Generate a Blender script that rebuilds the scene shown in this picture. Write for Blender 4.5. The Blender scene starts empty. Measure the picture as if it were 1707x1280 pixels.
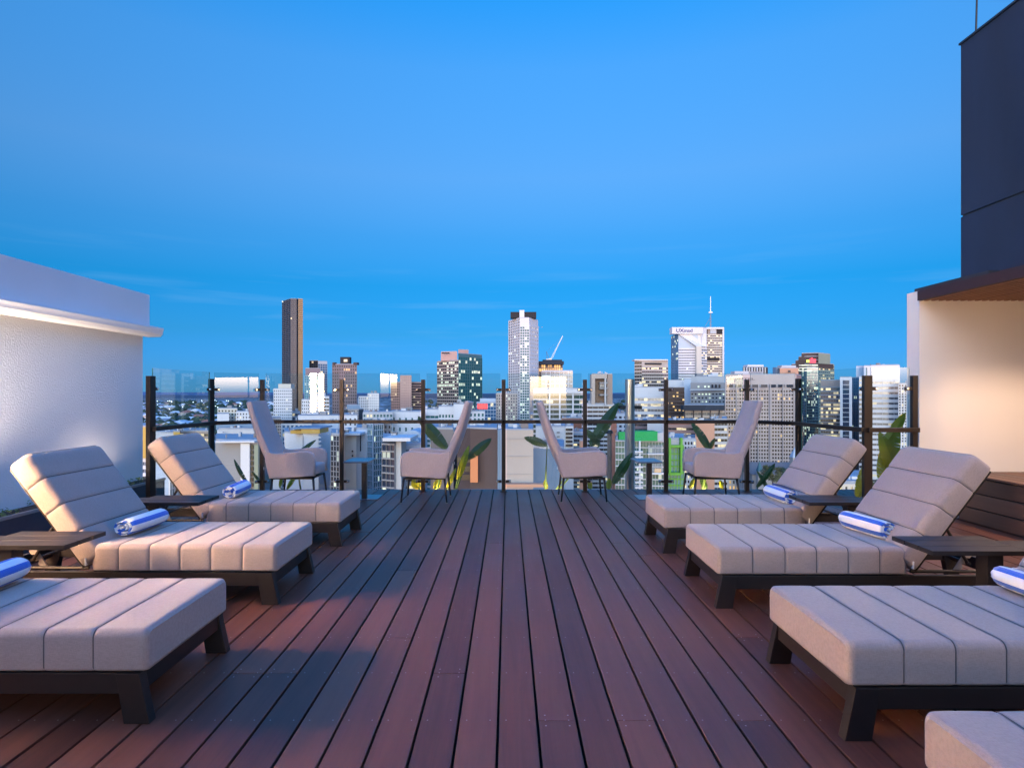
import bpy, bmesh, math, random
from mathutils import Vector, Matrix
from math import radians as R, sin, cos, pi
random.seed(11)
S = bpy.context.scene
COL = S.collection

# ------------------------------------------------------------------ camera
F, CX, CY, CZ = 1030.0, 847.0, 656.0, 1.4      # focal length in photo pixels, vanishing point, eye height
cam = bpy.data.cameras.new("camera")
cam.sensor_width = 36.0
cam.lens = 36.0 * F / 1707.0
cam.shift_x = (853.5 - CX) / 1707.0
cam.shift_y = (CY - 640.0) / 1707.0
cam.clip_start = 0.05
cam.clip_end = 60000
camo = bpy.data.objects.new("camera", cam)
camo.location = (0, 0, CZ)
camo.rotation_euler = (R(90), 0, 0)
COL.objects.link(camo)
S.camera = camo

# ------------------------------------------------------------------ sky and sun
SUN_EL, SUN_AZ = 5.0, 190.0             # after-glow low behind the camera, a little to its left
w = bpy.data.worlds.new("World"); S.world = w; w.use_nodes = True
nt = w.node_tree; nt.nodes.clear()
out = nt.nodes.new("ShaderNodeOutputWorld"); bg = nt.nodes.new("ShaderNodeBackground")
sky = nt.nodes.new("ShaderNodeTexSky"); sky.sky_type = 'NISHITA'; sky.sun_disc = False
sky.sun_elevation = R(SUN_EL); sky.sun_rotation = R(SUN_AZ)
sky.altitude = 0; sky.air_density = 1.0; sky.dust_density = 0.0; sky.ozone_density = 4.0
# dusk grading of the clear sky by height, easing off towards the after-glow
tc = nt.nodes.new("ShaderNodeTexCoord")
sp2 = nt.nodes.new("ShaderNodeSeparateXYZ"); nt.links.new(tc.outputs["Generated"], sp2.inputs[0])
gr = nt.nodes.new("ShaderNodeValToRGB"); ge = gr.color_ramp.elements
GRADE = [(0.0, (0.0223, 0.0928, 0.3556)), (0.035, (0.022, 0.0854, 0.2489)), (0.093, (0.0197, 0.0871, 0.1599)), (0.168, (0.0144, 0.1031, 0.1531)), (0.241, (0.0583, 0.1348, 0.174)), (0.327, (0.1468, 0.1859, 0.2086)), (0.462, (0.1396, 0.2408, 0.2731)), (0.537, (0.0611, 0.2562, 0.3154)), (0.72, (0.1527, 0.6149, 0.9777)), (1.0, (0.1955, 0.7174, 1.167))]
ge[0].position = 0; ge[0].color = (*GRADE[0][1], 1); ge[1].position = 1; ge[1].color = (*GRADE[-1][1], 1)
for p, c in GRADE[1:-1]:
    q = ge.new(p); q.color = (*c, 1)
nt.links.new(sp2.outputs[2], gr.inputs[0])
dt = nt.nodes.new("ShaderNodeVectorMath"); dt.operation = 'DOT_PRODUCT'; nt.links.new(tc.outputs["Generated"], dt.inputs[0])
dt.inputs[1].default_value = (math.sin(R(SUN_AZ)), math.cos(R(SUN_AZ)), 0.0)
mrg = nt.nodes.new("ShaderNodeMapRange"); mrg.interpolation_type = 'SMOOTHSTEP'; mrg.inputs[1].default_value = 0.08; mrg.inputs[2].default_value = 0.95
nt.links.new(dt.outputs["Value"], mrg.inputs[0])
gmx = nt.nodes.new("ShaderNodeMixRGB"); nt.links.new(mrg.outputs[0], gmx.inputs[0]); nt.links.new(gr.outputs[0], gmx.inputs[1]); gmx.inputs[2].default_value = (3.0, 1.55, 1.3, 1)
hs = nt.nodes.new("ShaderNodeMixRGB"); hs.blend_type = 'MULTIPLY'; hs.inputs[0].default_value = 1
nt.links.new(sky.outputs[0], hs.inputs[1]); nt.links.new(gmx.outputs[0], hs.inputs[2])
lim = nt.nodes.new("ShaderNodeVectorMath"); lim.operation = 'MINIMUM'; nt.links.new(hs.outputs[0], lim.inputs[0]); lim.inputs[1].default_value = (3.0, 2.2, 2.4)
# thin cloud streaks close to the horizon
mp = nt.nodes.new("ShaderNodeMapping"); mp.inputs["Scale"].default_value = (3.0, 3.0, 46.0)
nt.links.new(tc.outputs["Generated"], mp.inputs[0])
nz = nt.nodes.new("ShaderNodeTexNoise"); nz.inputs["Scale"].default_value = 1.3; nz.inputs["Detail"].default_value = 5
nt.links.new(mp.outputs[0], nz.inputs["Vector"])
rmp = nt.nodes.new("ShaderNodeValToRGB")
rmp.color_ramp.elements[0].position = 0.56; rmp.color_ramp.elements[1].position = 0.80
nt.links.new(nz.outputs[0], rmp.inputs[0])
r2 = nt.nodes.new("ShaderNodeValToRGB")
e = r2.color_ramp.elements
e[0].position = 0.0; e[0].color = (0, 0, 0, 1); e[1].position = 0.26; e[1].color = (0, 0, 0, 1)
for p, v in ((0.03, .5), (0.09, 1), (0.15, .8)):
    q = e.new(p); q.color = (v, v, v, 1)
nt.links.new(sp2.outputs[2], r2.inputs[0])
mm = nt.nodes.new("ShaderNodeMath"); mm.operation = 'MULTIPLY'
nt.links.new(rmp.outputs[0], mm.inputs[0]); nt.links.new(r2.outputs[0], mm.inputs[1])
mm2 = nt.nodes.new("ShaderNodeMath"); mm2.operation = 'MULTIPLY'; mm2.inputs[1].default_value = 0.20
nt.links.new(mm.outputs[0], mm2.inputs[0])
mix = nt.nodes.new("ShaderNodeMixRGB"); mix.blend_type = 'MIX'
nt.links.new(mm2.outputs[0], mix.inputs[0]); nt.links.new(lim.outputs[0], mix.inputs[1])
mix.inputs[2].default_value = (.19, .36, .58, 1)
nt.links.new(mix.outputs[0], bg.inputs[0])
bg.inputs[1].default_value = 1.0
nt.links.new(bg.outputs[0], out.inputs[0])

sun = bpy.data.lights.new("sun", 'SUN'); sun.energy = 0.8; sun.angle = R(12); sun.color = (1.0, 0.80, 0.66)
suno = bpy.data.objects.new("sun", sun); COL.objects.link(suno)
az = R(SUN_AZ)
sd = Vector((sin(az) * cos(R(SUN_EL)), cos(az) * cos(R(SUN_EL)), sin(R(SUN_EL))))   # towards the sun
suno.rotation_euler = (-sd).to_track_quat('-Z', 'Y').to_euler()
suno.location = (0, -20, 30)
vs = S.view_settings
vs.view_transform = 'Standard'; vs.look = 'None'; vs.gamma = 1; vs.exposure = 0.7; vs.use_curve_mapping = False
S.cycles.use_denoising = True
S.cycles.max_bounces = 6; S.cycles.transparent_max_bounces = 16
S.cycles.sample_clamp_indirect = 6.0

# ------------------------------------------------------------------ helpers
def P(px, py, Y):
    return Vector(((px - CX) / F * Y, Y, CZ - (py - CY) / F * Y))
def PX(px, Y): return (px - CX) / F * Y
def PZ(py, Y): return CZ - (py - CY) / F * Y

MATS = {}
def mat(name, col, rough=.6, metal=0.0, spec=.5, noise=0.0, nscale=4.0, bump=0.0, bscale=60.0, emit=None, es=0.0, vary=None, fade=None,
        rnd=0.0, stretch=None, coat=0.0):
    if name in MATS: return MATS[name]
    m = bpy.data.materials.new(name); m.use_nodes = True
    n = m.node_tree.nodes; l = m.node_tree.links; b = n["Principled BSDF"]
    b.inputs["Base Color"].default_value = (*col, 1)
    b.inputs["Roughness"].default_value = rough; b.inputs["Metallic"].default_value = metal
    b.inputs["Specular IOR Level"].default_value = spec
    if coat: b.inputs["Coat Weight"].default_value = coat
    vec = None
    if noise or bump or rnd:
        t = n.new("ShaderNodeTexCoord"); vec = t.outputs["Object"]
        if stretch:
            mpn = n.new("ShaderNodeMapping"); mpn.inputs["Scale"].default_value = stretch
            l.new(vec, mpn.inputs[0]); vec = mpn.outputs[0]
    if noise or rnd:
        cs = None
        mx = n.new("ShaderNodeMixRGB"); mx.blend_type = 'MULTIPLY'; mx.inputs[0].default_value = 1
        mx.inputs[1].default_value = (*col, 1)
        ad = n.new("ShaderNodeMath"); ad.operation = 'ADD'; ad.inputs[0].default_value = 1 - noise / 2 - rnd / 2
        if noise:
            tn = n.new("ShaderNodeTexNoise"); tn.inputs["Scale"].default_value = nscale; tn.inputs["Detail"].default_value = 6
            l.new(vec, tn.inputs["Vector"])
            mr = n.new("ShaderNodeMapRange"); mr.inputs[1].default_value = .3; mr.inputs[2].default_value = .7
            mr.inputs[4].default_value = noise
            l.new(tn.outputs[0], mr.inputs[0]); cs = mr.outputs[0]
        if rnd:
            oi = n.new("ShaderNodeObjectInfo"); ml = n.new("ShaderNodeMath"); ml.operation = 'MULTIPLY'
            ml.inputs[1].default_value = rnd; l.new(oi.outputs["Random"], ml.inputs[0])
            if cs:
                a2 = n.new("ShaderNodeMath"); l.new(cs, a2.inputs[0]); l.new(ml.outputs[0], a2.inputs[1]); cs = a2.outputs[0]
            else: cs = ml.outputs[0]
        l.new(cs, ad.inputs[1]); l.new(ad.outputs[0], mx.inputs[2]); l.new(mx.outputs[0], b.inputs["Base Color"])
    if bump:
        tb = n.new("ShaderNodeTexNoise"); tb.inputs["Scale"].default_value = bscale; tb.inputs["Detail"].default_value = 4
        l.new(vec, tb.inputs["Vector"])
        bn = n.new("ShaderNodeBump"); bn.inputs["Strength"].default_value = bump; bn.inputs["Distance"].default_value = 0.01
        l.new(tb.outputs[0], bn.inputs["Height"]); l.new(bn.outputs[0], b.inputs["Normal"])
    if emit:
        b.inputs["Emission Color"].default_value = (*emit, 1); b.inputs["Emission Strength"].default_value = es
        if vary or fade:
            t3 = n.new("ShaderNodeTexCoord"); mr3 = n.new("ShaderNodeMapRange")
            if vary:                      # rooms differ in brightness
                v3 = n.new("ShaderNodeVectorMath"); v3.operation = 'SNAP'; v3.inputs[1].default_value = (vary, vary, vary); l.new(t3.outputs["Object"], v3.inputs[0])
                w3 = n.new("ShaderNodeTexWhiteNoise"); l.new(v3.outputs[0], w3.inputs["Vector"]); l.new(w3.outputs["Value"], mr3.inputs[0])
                mr3.inputs[3].default_value = es * .25; mr3.inputs[4].default_value = es * 1.3
            else:                         # ceiling-lit room: brighter towards the top of the pane
                s3 = n.new("ShaderNodeSeparateXYZ"); l.new(t3.outputs["Generated"], s3.inputs[0]); l.new(s3.outputs[2], mr3.inputs[0]); mr3.interpolation_type = 'SMOOTHSTEP'
                mr3.inputs[1].default_value = .25; mr3.inputs[3].default_value = es * fade; mr3.inputs[4].default_value = es
            l.new(mr3.outputs[0], b.inputs["Emission Strength"])
    MATS[name] = m
    return m

class MB:
    """collects faces; build() links them as ONE mesh object"""
    def __init__(s): s.v = []; s.f = []; s.mi = []
    def face(s, pts, mi=0):
        i = len(s.v); s.v += [tuple(p) for p in pts]; s.f.append(tuple(range(i, i + len(pts)))); s.mi.append(mi)
    def hexa(s, p, mi=0):            # 8 points: bottom 4, top 4 (same winding, ccw seen from above)
        i = len(s.v); s.v += [tuple(q) for q in p]
        for a in ((3, 2, 1, 0), (4, 5, 6, 7), (0, 1, 5, 4), (1, 2, 6, 5), (2, 3, 7, 6), (3, 0, 4, 7)):
            s.f.append(tuple(i + k for k in a)); s.mi.append(mi)
    def box(s, x0, x1, y0, y1, z0, z1, mi=0):
        s.hexa([(x0, y0, z0), (x1, y0, z0), (x1, y1, z0), (x0, y1, z0), (x0, y0, z1), (x1, y0, z1), (x1, y1, z1), (x0, y1, z1)], mi)
    def prism(s, pts, z0, z1, mi=0, cap=True):      # pts ccw in plan
        n = len(pts); i = len(s.v)
        s.v += [(p[0], p[1], z0) for p in pts] + [(p[0], p[1], z1) for p in pts]
        for k in range(n):
            j = (k + 1) % n; s.f.append((i + k, i + j, i + n + j, i + n + k)); s.mi.append(mi)
        if cap:
            s.f.append(tuple(i + n + k for k in range(n))); s.mi.append(mi)
            s.f.append(tuple(i + n - 1 - k for k in range(n))); s.mi.append(mi)
    def tube(s, path, rad, n=8, mi=0, caps=True):
        rings = []; path = [Vector(p) for p in path]
        for k, p in enumerate(path):
            a = path[max(0, k - 1)]; b = path[min(len(path) - 1, k + 1)]
            d = (b - a).normalized()
            u = d.cross(Vector((0, 0, 1)))
            if u.length < 1e-3: u = d.cross(Vector((0, 1, 0)))
            u.normalize(); vv = d.cross(u)
            r = rad[k] if isinstance(rad, (list, tuple)) else rad
            i = len(s.v)
            s.v += [tuple(p + (u * cos(2 * pi * q / n) + vv * sin(2 * pi * q / n)) * r) for q in range(n)]
            rings.append(i)
        for a, b in zip(rings, rings[1:]):
            for q in range(n):
                s.f.append((a + q, a + (q + 1) % n, b + (q + 1) % n, b + q)); s.mi.append(mi)
        if caps:
            s.f.append(tuple(rings[0] + q for q in reversed(range(n)))); s.mi.append(mi)
            s.f.append(tuple(rings[-1] + q for q in range(n))); s.mi.append(mi)
    def grid(s, rows, closed=False, mi=0):           # rows: list of equal-length point lists
        i = len(s.v); m = len(rows[0])
        for r in rows: s.v += [tuple(p) for p in r]
        for a in range(len(rows) - 1):
            for b in range(m if closed else m - 1):
                c = (b + 1) % m
                s.f.append((i + a * m + b, i + a * m + c, i + (a + 1) * m + c, i + (a + 1) * m + b)); s.mi.append(mi)
    def mesh(s, name, mats, smooth=False, bevel=0, fix=True):
        me = bpy.data.meshes.new(name); me.from_pydata(s.v, [], s.f)
        if not isinstance(mats, (list, tuple)): mats = [mats]
        for m in mats: me.materials.append(m)
        me.polygons.foreach_set("material_index", s.mi)
        if smooth: me.polygons.foreach_set("use_smooth", [True] * len(s.f))
        if bevel:
            bm = bmesh.new(); bm.from_mesh(me)
            bmesh.ops.remove_doubles(bm, verts=bm.verts, dist=1e-5)
            ed = [e for e in bm.edges if len(e.link_faces) == 2 and e.calc_face_angle(0) > .5]
            bmesh.ops.bevel(bm, geom=ed, offset=bevel, segments=2, affect='EDGES', profile=.6)
            bm.to_mesh(me); bm.free()
        if fix:
            bm = bmesh.new(); bm.from_mesh(me); bmesh.ops.recalc_face_normals(bm, faces=bm.faces); bm.to_mesh(me); bm.free()
        me.update()
        return me
    def build(s, name, mats, parent=None, smooth=False, bevel=0, kind=None, fix=True):
        return link(name, s.mesh(name, mats, smooth, bevel, fix), parent, kind)

def link(name, data, parent=None, kind=None):
    o = bpy.data.objects.new(name, data); COL.objects.link(o)
    if parent is not None: o.parent = parent
    if kind: o["kind"] = kind
    return o
def tag(o, label, cat, group=None):
    o["label"] = label; o["category"] = cat
    if group: o["group"] = group
    return o
def thing(name, label, cat, loc=(0, 0, 0), rz=0, group=None):
    o = bpy.data.objects.new(name, None); COL.objects.link(o); o.location = loc; o.rotation_euler = (0, 0, rz)
    return tag(o, label, cat, group)
def copy_tree(o, parent=None):
    c = o.copy(); COL.objects.link(c); c.parent = parent
    for ch in list(o.children): copy_tree(ch, c)
    return c
# ------------------------------------------------------------------ materials of the terrace
def wood(name, c1, c2, rough=.42, sc=(14, .7, 14)):
    m = bpy.data.materials.new(name); m.use_nodes = True
    n = m.node_tree.nodes; l = m.node_tree.links; b = n["Principled BSDF"]; b.inputs["Specular IOR Level"].default_value = .3
    t = n.new("ShaderNodeTexCoord"); oi = n.new("ShaderNodeObjectInfo")
    ad = n.new("ShaderNodeVectorMath"); ad.operation = 'ADD'
    cb = n.new("ShaderNodeCombineXYZ"); k = n.new("ShaderNodeMath"); k.operation = 'MULTIPLY'; k.inputs[1].default_value = 40
    l.new(oi.outputs["Random"], k.inputs[0]); l.new(k.outputs[0], cb.inputs[0]); l.new(k.outputs[0], cb.inputs[1])
    l.new(t.outputs["Object"], ad.inputs[0]); l.new(cb.outputs[0], ad.inputs[1])
    mp = n.new("ShaderNodeMapping"); mp.inputs["Scale"].default_value = sc; l.new(ad.outputs[0], mp.inputs[0])
    n1 = n.new("ShaderNodeTexNoise"); n1.inputs["Scale"].default_value = 1.6; n1.inputs["Detail"].default_value = 8
    n1.inputs["Roughness"].default_value = .65; n1.inputs["Distortion"].default_value = .6; l.new(mp.outputs[0], n1.inputs["Vector"])
    n2 = n.new("ShaderNodeTexNoise"); n2.inputs["Scale"].default_value = 1.1; n2.inputs["Detail"].default_value = 4; l.new(ad.outputs[0], n2.inputs["Vector"])
    a = n.new("ShaderNodeMath"); a.operation = 'MULTIPLY_ADD'; a.inputs[1].default_value = .55; l.new(n1.outputs[0], a.inputs[0])
    h = n.new("ShaderNodeMath"); h.operation = 'MULTIPLY_ADD'; h.inputs[1].default_value = .46; h.inputs[2].default_value = -.17
    l.new(oi.outputs["Random"], h.inputs[0])
    a3 = n.new("ShaderNodeMath"); a3.operation = 'MULTIPLY_ADD'; a3.inputs[1].default_value = .6; l.new(n2.outputs[0], a3.inputs[0]); l.new(h.outputs[0], a3.inputs[2])
    l.new(a3.outputs[0], a.inputs[2])
    cr = n.new("ShaderNodeValToRGB"); l.new(a.outputs[0], cr.inputs[0])
    cr.color_ramp.elements[0].position = .15; cr.color_ramp.elements[0].color = (*c1, 1)
    cr.color_ramp.elements[1].position = .95; cr.color_ramp.elements[1].color = (*c2, 1)
    l.new(cr.outputs[0], b.inputs["Base Color"])
    rr = n.new("ShaderNodeMapRange"); rr.inputs[3].default_value = rough - .1; rr.inputs[4].default_value = rough + .18
    l.new(n2.outputs[0], rr.inputs[0]); l.new(rr.outputs[0], b.inputs["Roughness"])
    bn = n.new("ShaderNodeBump"); bn.inputs["Strength"].default_value = .25; bn.inputs["Distance"].default_value = .004
    l.new(n1.outputs[0], bn.inputs["Height"]); l.new(bn.outputs[0], b.inputs["Normal"])
    return m
DECK = wood("merbau_deck_wood", (.034, .013, .009), (.185, .070, .040))
BENCHW = wood("bench_wood", (.075, .036, .022), (.20, .095, .055))
SLATW = wood("pergola_wood", (.22, .10, .055), (.36, .18, .10), rough=.5)

def fabric(name, col):
    m = bpy.data.materials.new(name); m.use_nodes = True
    n = m.node_tree.nodes; l = m.node_tree.links; b = n["Principled BSDF"]
    b.inputs["Roughness"].default_value = .9; b.inputs["Specular IOR Level"].default_value = .15
    b.inputs["Sheen Weight"].default_value = .25
    t = n.new("ShaderNodeTexCoord")
    outs = []
    for s in ((420, 60, 60), (60, 420, 420)):
        mp = n.new("ShaderNodeMapping"); mp.inputs["Scale"].default_value = s; l.new(t.outputs["Object"], mp.inputs[0])
        z = n.new("ShaderNodeTexNoise"); z.inputs["Scale"].default_value = 1; z.inputs["Detail"].default_value = 2; l.new(mp.outputs[0], z.inputs["Vector"]); outs.append(z.outputs[0])
    big = n.new("ShaderNodeTexNoise"); big.inputs["Scale"].default_value = 5; big.inputs["Detail"].default_value = 5; l.new(t.outputs["Object"], big.inputs["Vector"])
    a = n.new("ShaderNodeMath"); l.new(outs[0], a.inputs[0]); l.new(outs[1], a.inputs[1])
    a2 = n.new("ShaderNodeMath"); a2.operation = 'MULTIPLY_ADD'; a2.inputs[1].default_value = .35; l.new(big.outputs[0], a2.inputs[0]); l.new(a.outputs[0], a2.inputs[2])
    cr = n.new("ShaderNodeValToRGB"); l.new(a2.outputs[0], cr.inputs[0])
    cr.color_ramp.elements[0].position = .8; cr.color_ramp.elements[0].color = (*[c * .90 for c in col], 1)
    cr.color_ramp.elements[1].position = 1.5 / 1.1 if False else 1.0; cr.color_ramp.elements[1].color = (*[min(1, c * 1.05) for c in col], 1)
    dv = n.new("ShaderNodeMath"); dv.operation = 'MULTIPLY'; dv.inputs[1].default_value = .77; l.new(a2.outputs[0], dv.inputs[0]); l.new(dv.outputs[0], cr.inputs[0])
    l.new(cr.outputs[0], b.inputs["Base Color"])
    bn = n.new("ShaderNodeBump"); bn.inputs["Strength"].default_value = .35; bn.inputs["Distance"].default_value = .002
    l.new(a.outputs[0], bn.inputs["Height"]); l.new(bn.outputs[0], b.inputs["Normal"])
    return m
TAUPE = fabric("taupe_outdoor_fabric", (.345, .275, .24))
CHAIRF = fabric("grey_chair_fabric", (.40, .32, .305))
SEAM = mat("seam_thread", (.10, .085, .08), .9)
DARKM = mat("dark_bronze_metal", (.020, .016, .015), .45, .3, noise=.25, nscale=9)
POSTM = mat("dark_brown_fence_metal", (.027, .018, .013), .40, .3, noise=.2, nscale=6)
STEEL = mat("polished_steel", (.75, .72, .68), .18, 1.0)
WHITEW = mat("white_textured_render", (.80, .78, .77), .85, bump=.6, bscale=60, noise=.07, nscale=1.2)
WHITEP = mat("white_painted_parapet", (.74, .72, .73), .7, noise=.10, nscale=.9)
CREAM = mat("cream_smooth_render", (.82, .77, .70), .75, noise=.05, nscale=.7, bump=.08, bscale=90)
NAVYR = mat("dark_charcoal_render", (.012, .026, .058), .85, noise=.45, nscale=1.1, stretch=(1, 1.2, .25), bump=.25, bscale=55)
BLACKM = mat("black_capping", (.02, .02, .024), .5)
PLANTERM = mat("dark_planter_fibre", (.055, .06, .075), .5, noise=.2)
SOIL = mat("planter_soil", (.035, .024, .017), .95, noise=.5, nscale=30)
GREY = mat("grey_back_wall", (.22, .21, .21), .8, noise=.2)
LITWARM = mat("warm_lit_window_pane", (.6, .5, .4), .3, emit=(1.0, .62, .34), es=170.0, fade=.3)
LITROOM = mat("warm_lit_back_pane", (.6, .5, .4), .3, emit=(1.0, .66, .36), es=17.0, fade=.03)
LITBIG = mat("warm_lit_terrace_door_pane", (.6, .5, .4), .3, emit=(1.0, .66, .40), es=11.0, fade=.15)
LITDIM = mat("warm_lit_far_pane", (.6, .5, .4), .3, emit=(1.0, .66, .36), es=26.0, fade=.06)
DARKPANE = mat("dark_window_pane", (.02, .025, .03), .08)
TAGW = mat("white_woven_tag", (.8, .8, .78), .8)
SCREW = mat("screw_steel", (.35, .32, .30), .35, .9)

def glass(name):
    m = bpy.data.materials.new(name); m.use_nodes = True
    n = m.node_tree.nodes; l = m.node_tree.links; n.clear()
    o = n.new("ShaderNodeOutputMaterial"); mx = n.new("ShaderNodeMixShader")
    tr = n.new("ShaderNodeBsdfTransparent"); tr.inputs[0].default_value = (.87, .935, .935, 1)
    gl = n.new("ShaderNodeBsdfGlossy"); gl.inputs["Roughness"].default_value = .012; gl.inputs[0].default_value = (.95, 1, .98, 1)
    fr = n.new("ShaderNodeFresnel"); fr.inputs[0].default_value = 1.62
    ge_ = n.new("ShaderNodeNewGeometry"); iv = n.new("ShaderNodeMath"); iv.operation = 'SUBTRACT'; iv.inputs[0].default_value = 1; l.new(ge_.outputs["Backfacing"], iv.inputs[1])
    ml = n.new("ShaderNodeMath"); ml.operation = 'MULTIPLY'; l.new(fr.outputs[0], ml.inputs[0]); l.new(iv.outputs[0], ml.inputs[1]); l.new(ml.outputs[0], mx.inputs[0]); l.new(tr.outputs[0], mx.inputs[1]); l.new(gl.outputs[0], mx.inputs[2]); l.new(mx.outputs[0], o.inputs[0])
    return m
GLASS = glass("clear_fence_glass")
GEDGE = mat("glass_edge", (.05, .16, .15), .15, spec=.6)

# ------------------------------------------------------------------ deck
deck = link("deck", None); deck["kind"] = "structure"; deck["label"] = "dark merbau timber deck boards running to the fence"
PITCH, GAP, TH, YEDGE = .1685, .0115, .022, 9.04
rows = range(-25, 40)
base = MB(); base.box(-4.6, 6.45, -8, YEDGE - .02, -.35, -.075)
base.build("deck_substructure", mat("deck_shadow_frame", (.012, .010, .010), .9), deck)
X0 = -.045 + .002
lens_cache = {}
def plank_mesh(L):
    key = round(L, 2)
    if key not in lens_cache:
        m = MB(); m.box(-(PITCH - GAP) / 2, (PITCH - GAP) / 2, 0, L - .0025, -TH, 0)
        lens_cache[key] = m.mesh("plank", DECK, bevel=.0025)
    return lens_cache[key]
scr = MB()
for i in rows:
    xc = X0 + PITCH * (i + .5)
    if xc > 6.35 or xc < -4.45: continue
    st = 1.2
    joints = sorted(random.sample([2.2, 2.65, 3.1, 3.55, 4.0, 4.45, 4.9, 5.35, 5.8, 6.25, 6.7, 7.15, 7.6], 2))
    if joints[1] - joints[0] < 3.0 or i % 3: joints = [random.choice(joints)]
    ys = [st] + joints + [YEDGE]
    for a, b in zip(ys, ys[1:]):
        if b - a < .2: continue
        o = link("plank", plank_mesh(b - a), deck); o.location = (xc, a, random.uniform(-.0012, .0012))
        o.rotation_euler = (0, random.uniform(-.004, .004), 0)
        for yy in (a + .04, b - .045):
            for dx in (-.05, .05):
                if abs(xc) < 3.6:
                    c = (xc + dx, yy, .0018)
                    scr.face([(c[0] + .0042 * cos(q * pi / 3), c[1] + .0042 * sin(q * pi / 3), c[2]) for q in range(6)])
    for yj in [v * .45 + 1.75 for v in range(17)]:
        if abs(xc) < 3.6:
            for dx in (-.05, .05):
                scr.face([(xc + dx + .0035 * cos(q * pi / 3), yj + .0035 * sin(q * pi / 3), .0016) for q in range(6)])
scr.build("screw_head", SCREW, deck, kind="stuff", fix=False)
bk = MB()
for i in rows:
    xc = X0 + PITCH * (i + .5)
    if -4.45 < xc < 6.35: bk.box(xc - (PITCH - GAP) / 2, xc + (PITCH - GAP) / 2, -7.9, 1.197, -TH, 0)
bk.build("plank_behind", DECK, deck, kind="stuff")
ed = MB(); ed.box(-4.6, 6.45, YEDGE + .003, YEDGE + .033, -.45, -.004); ed.build("edge_board", DARKM, deck)

# ------------------------------------------------------------------ left pavilion
lb = thing("rooftop_pavilion", "white rendered pavilion with gutter and parapet left of the loungers", "building", (-4.5, 0, 0))
m = MB(); m.box(-5, 0, -8, 7.61, 0, 2.14); m.build("wall", WHITEW, lb)
m = MB(); m.box(-5, .065, -8, 7.645, 2.22, 2.62); m.build("parapet", WHITEP, lb, bevel=.006)
m = MB(); m.box(-5, .14, -8, 7.67, 2.14, 2.217); m.build("fascia", WHITEP, lb, bevel=.008)
m = MB()   # ogee gutter, swept along the wall
prof = [(.142, 2.215), (.205, 2.215), (.21, 2.195), (.20, 2.165), (.195, 2.135), (.17, 2.105), (.02, 2.100), (.003, 2.135), (.142, 2.135)]
m.grid([[(x, y, z) for x, z in prof] for y in (-8, 7.70)], closed=True)
m.face([(x, 7.70, z) for x, z in prof]); m.face([(x, -8, z) for x, z in prof][::-1])
m.build("gutter", WHITEP, lb)
for (y0, y1, z0, z1) in ((2.55, 3.75, .95, 1.87), (-6.4, -3.2, 1.10, 1.92)):
    wq = MB(); wq.box(.004, .05, y0 - .06, y1 + .06, z0 - .06, z0); wq.box(.004, .05, y0 - .06, y1 + .06, z1, z1 + .06)
    n = 2
    for k in range(n + 1):
        y = y0 + (y1 - y0) * k / n
        wq.box(.004, .05, y - .03, y + .03, z0, z1)
    fo = wq.build("window", DARKM, lb)
    g = MB(); g.box(.003, .02, y0, y1, z0, z1); g.build("lit_pane", LITWARM if y0 > 0 else LITDIM, fo)

for k, yy in enumerate((6.62, 4.0, 2.9)):
    o = thing("planter_uplight", ["small uplight in the dark planter behind the middle left lounger", "small uplight in the dark planter just outside the left edge", "small uplight in the dark planter by the nearest left lounger"][k], "lamp", (-4.27, yy, .352), 0, "uplights washing the pavilion wall")
    q = MB(); q.tube([(0, 0, 0), (0, 0, .035)], [.025, .028], 16); q.build("housing", DARKM, o)
    q = MB(); q.tube([(0, 0, .036), (0, 0, .040)], .022, 16); q.build("lens", mat("uplight_lens", (.8, .7, .6), .3, emit=(1, .76, .5), es=6), o)
    L_ = bpy.data.lights.new("uplight", 'SPOT'); L_.energy = (9, 560, 200)[k]; L_.color = (1, .80, .62); L_.spot_size = R(160); L_.spot_blend = .5; L_.shadow_soft_size = .04
    lo = bpy.data.objects.new("lamp", L_); COL.objects.link(lo); lo.parent = o; lo.location = (0, 0, .05); lo.rotation_euler = (R(180), 0, 0)
pl = thing("planter_box", "long dark planter box along the white pavilion wall", "planter", (-4.2, 1.0, 0))
m = MB(); m.box(-.29, 0, 1.95, 6.56, 0, .345); m.build("box", PLANTERM, pl, bevel=.006)
m = MB(); m.box(-.28, -.02, 1.97, 6.54, .345, .352); m.build("soil", SOIL, pl)
m = MB(); m.box(-.022, .006, 1.94, 6.57, .3455, .372); m.build("rim", mat("planter_rim", (.30, .27, .24), .6), pl)
LEAFY = mat("small_plant_leaf", (.16, .20, .035), .55, noise=.5, nscale=14)
gc = MB()
for k in range(1500):
    y = random.uniform(2.0, 6.5); x = random.uniform(-.27, -.03)
    if sin(y * 5.1) + sin(y * 11.7 + 2) < -.55: continue
    a = random.uniform(0, 2 * pi); le = random.uniform(.02, .05); up = random.uniform(.1, .9); z = .352 + random.uniform(0, .045)
    d = Vector((cos(a), sin(a), up)).normalized() * le; sd_ = Vector((-sin(a), cos(a), 0)) * le * .32
    b0 = Vector((x, y, z))
    gc.face([b0, b0 + d * .5 + sd_, b0 + d, b0 + d * .5 - sd_])
o = gc.build("ground_cover", LEAFY, pl, kind="stuff", fix=False)

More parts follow.
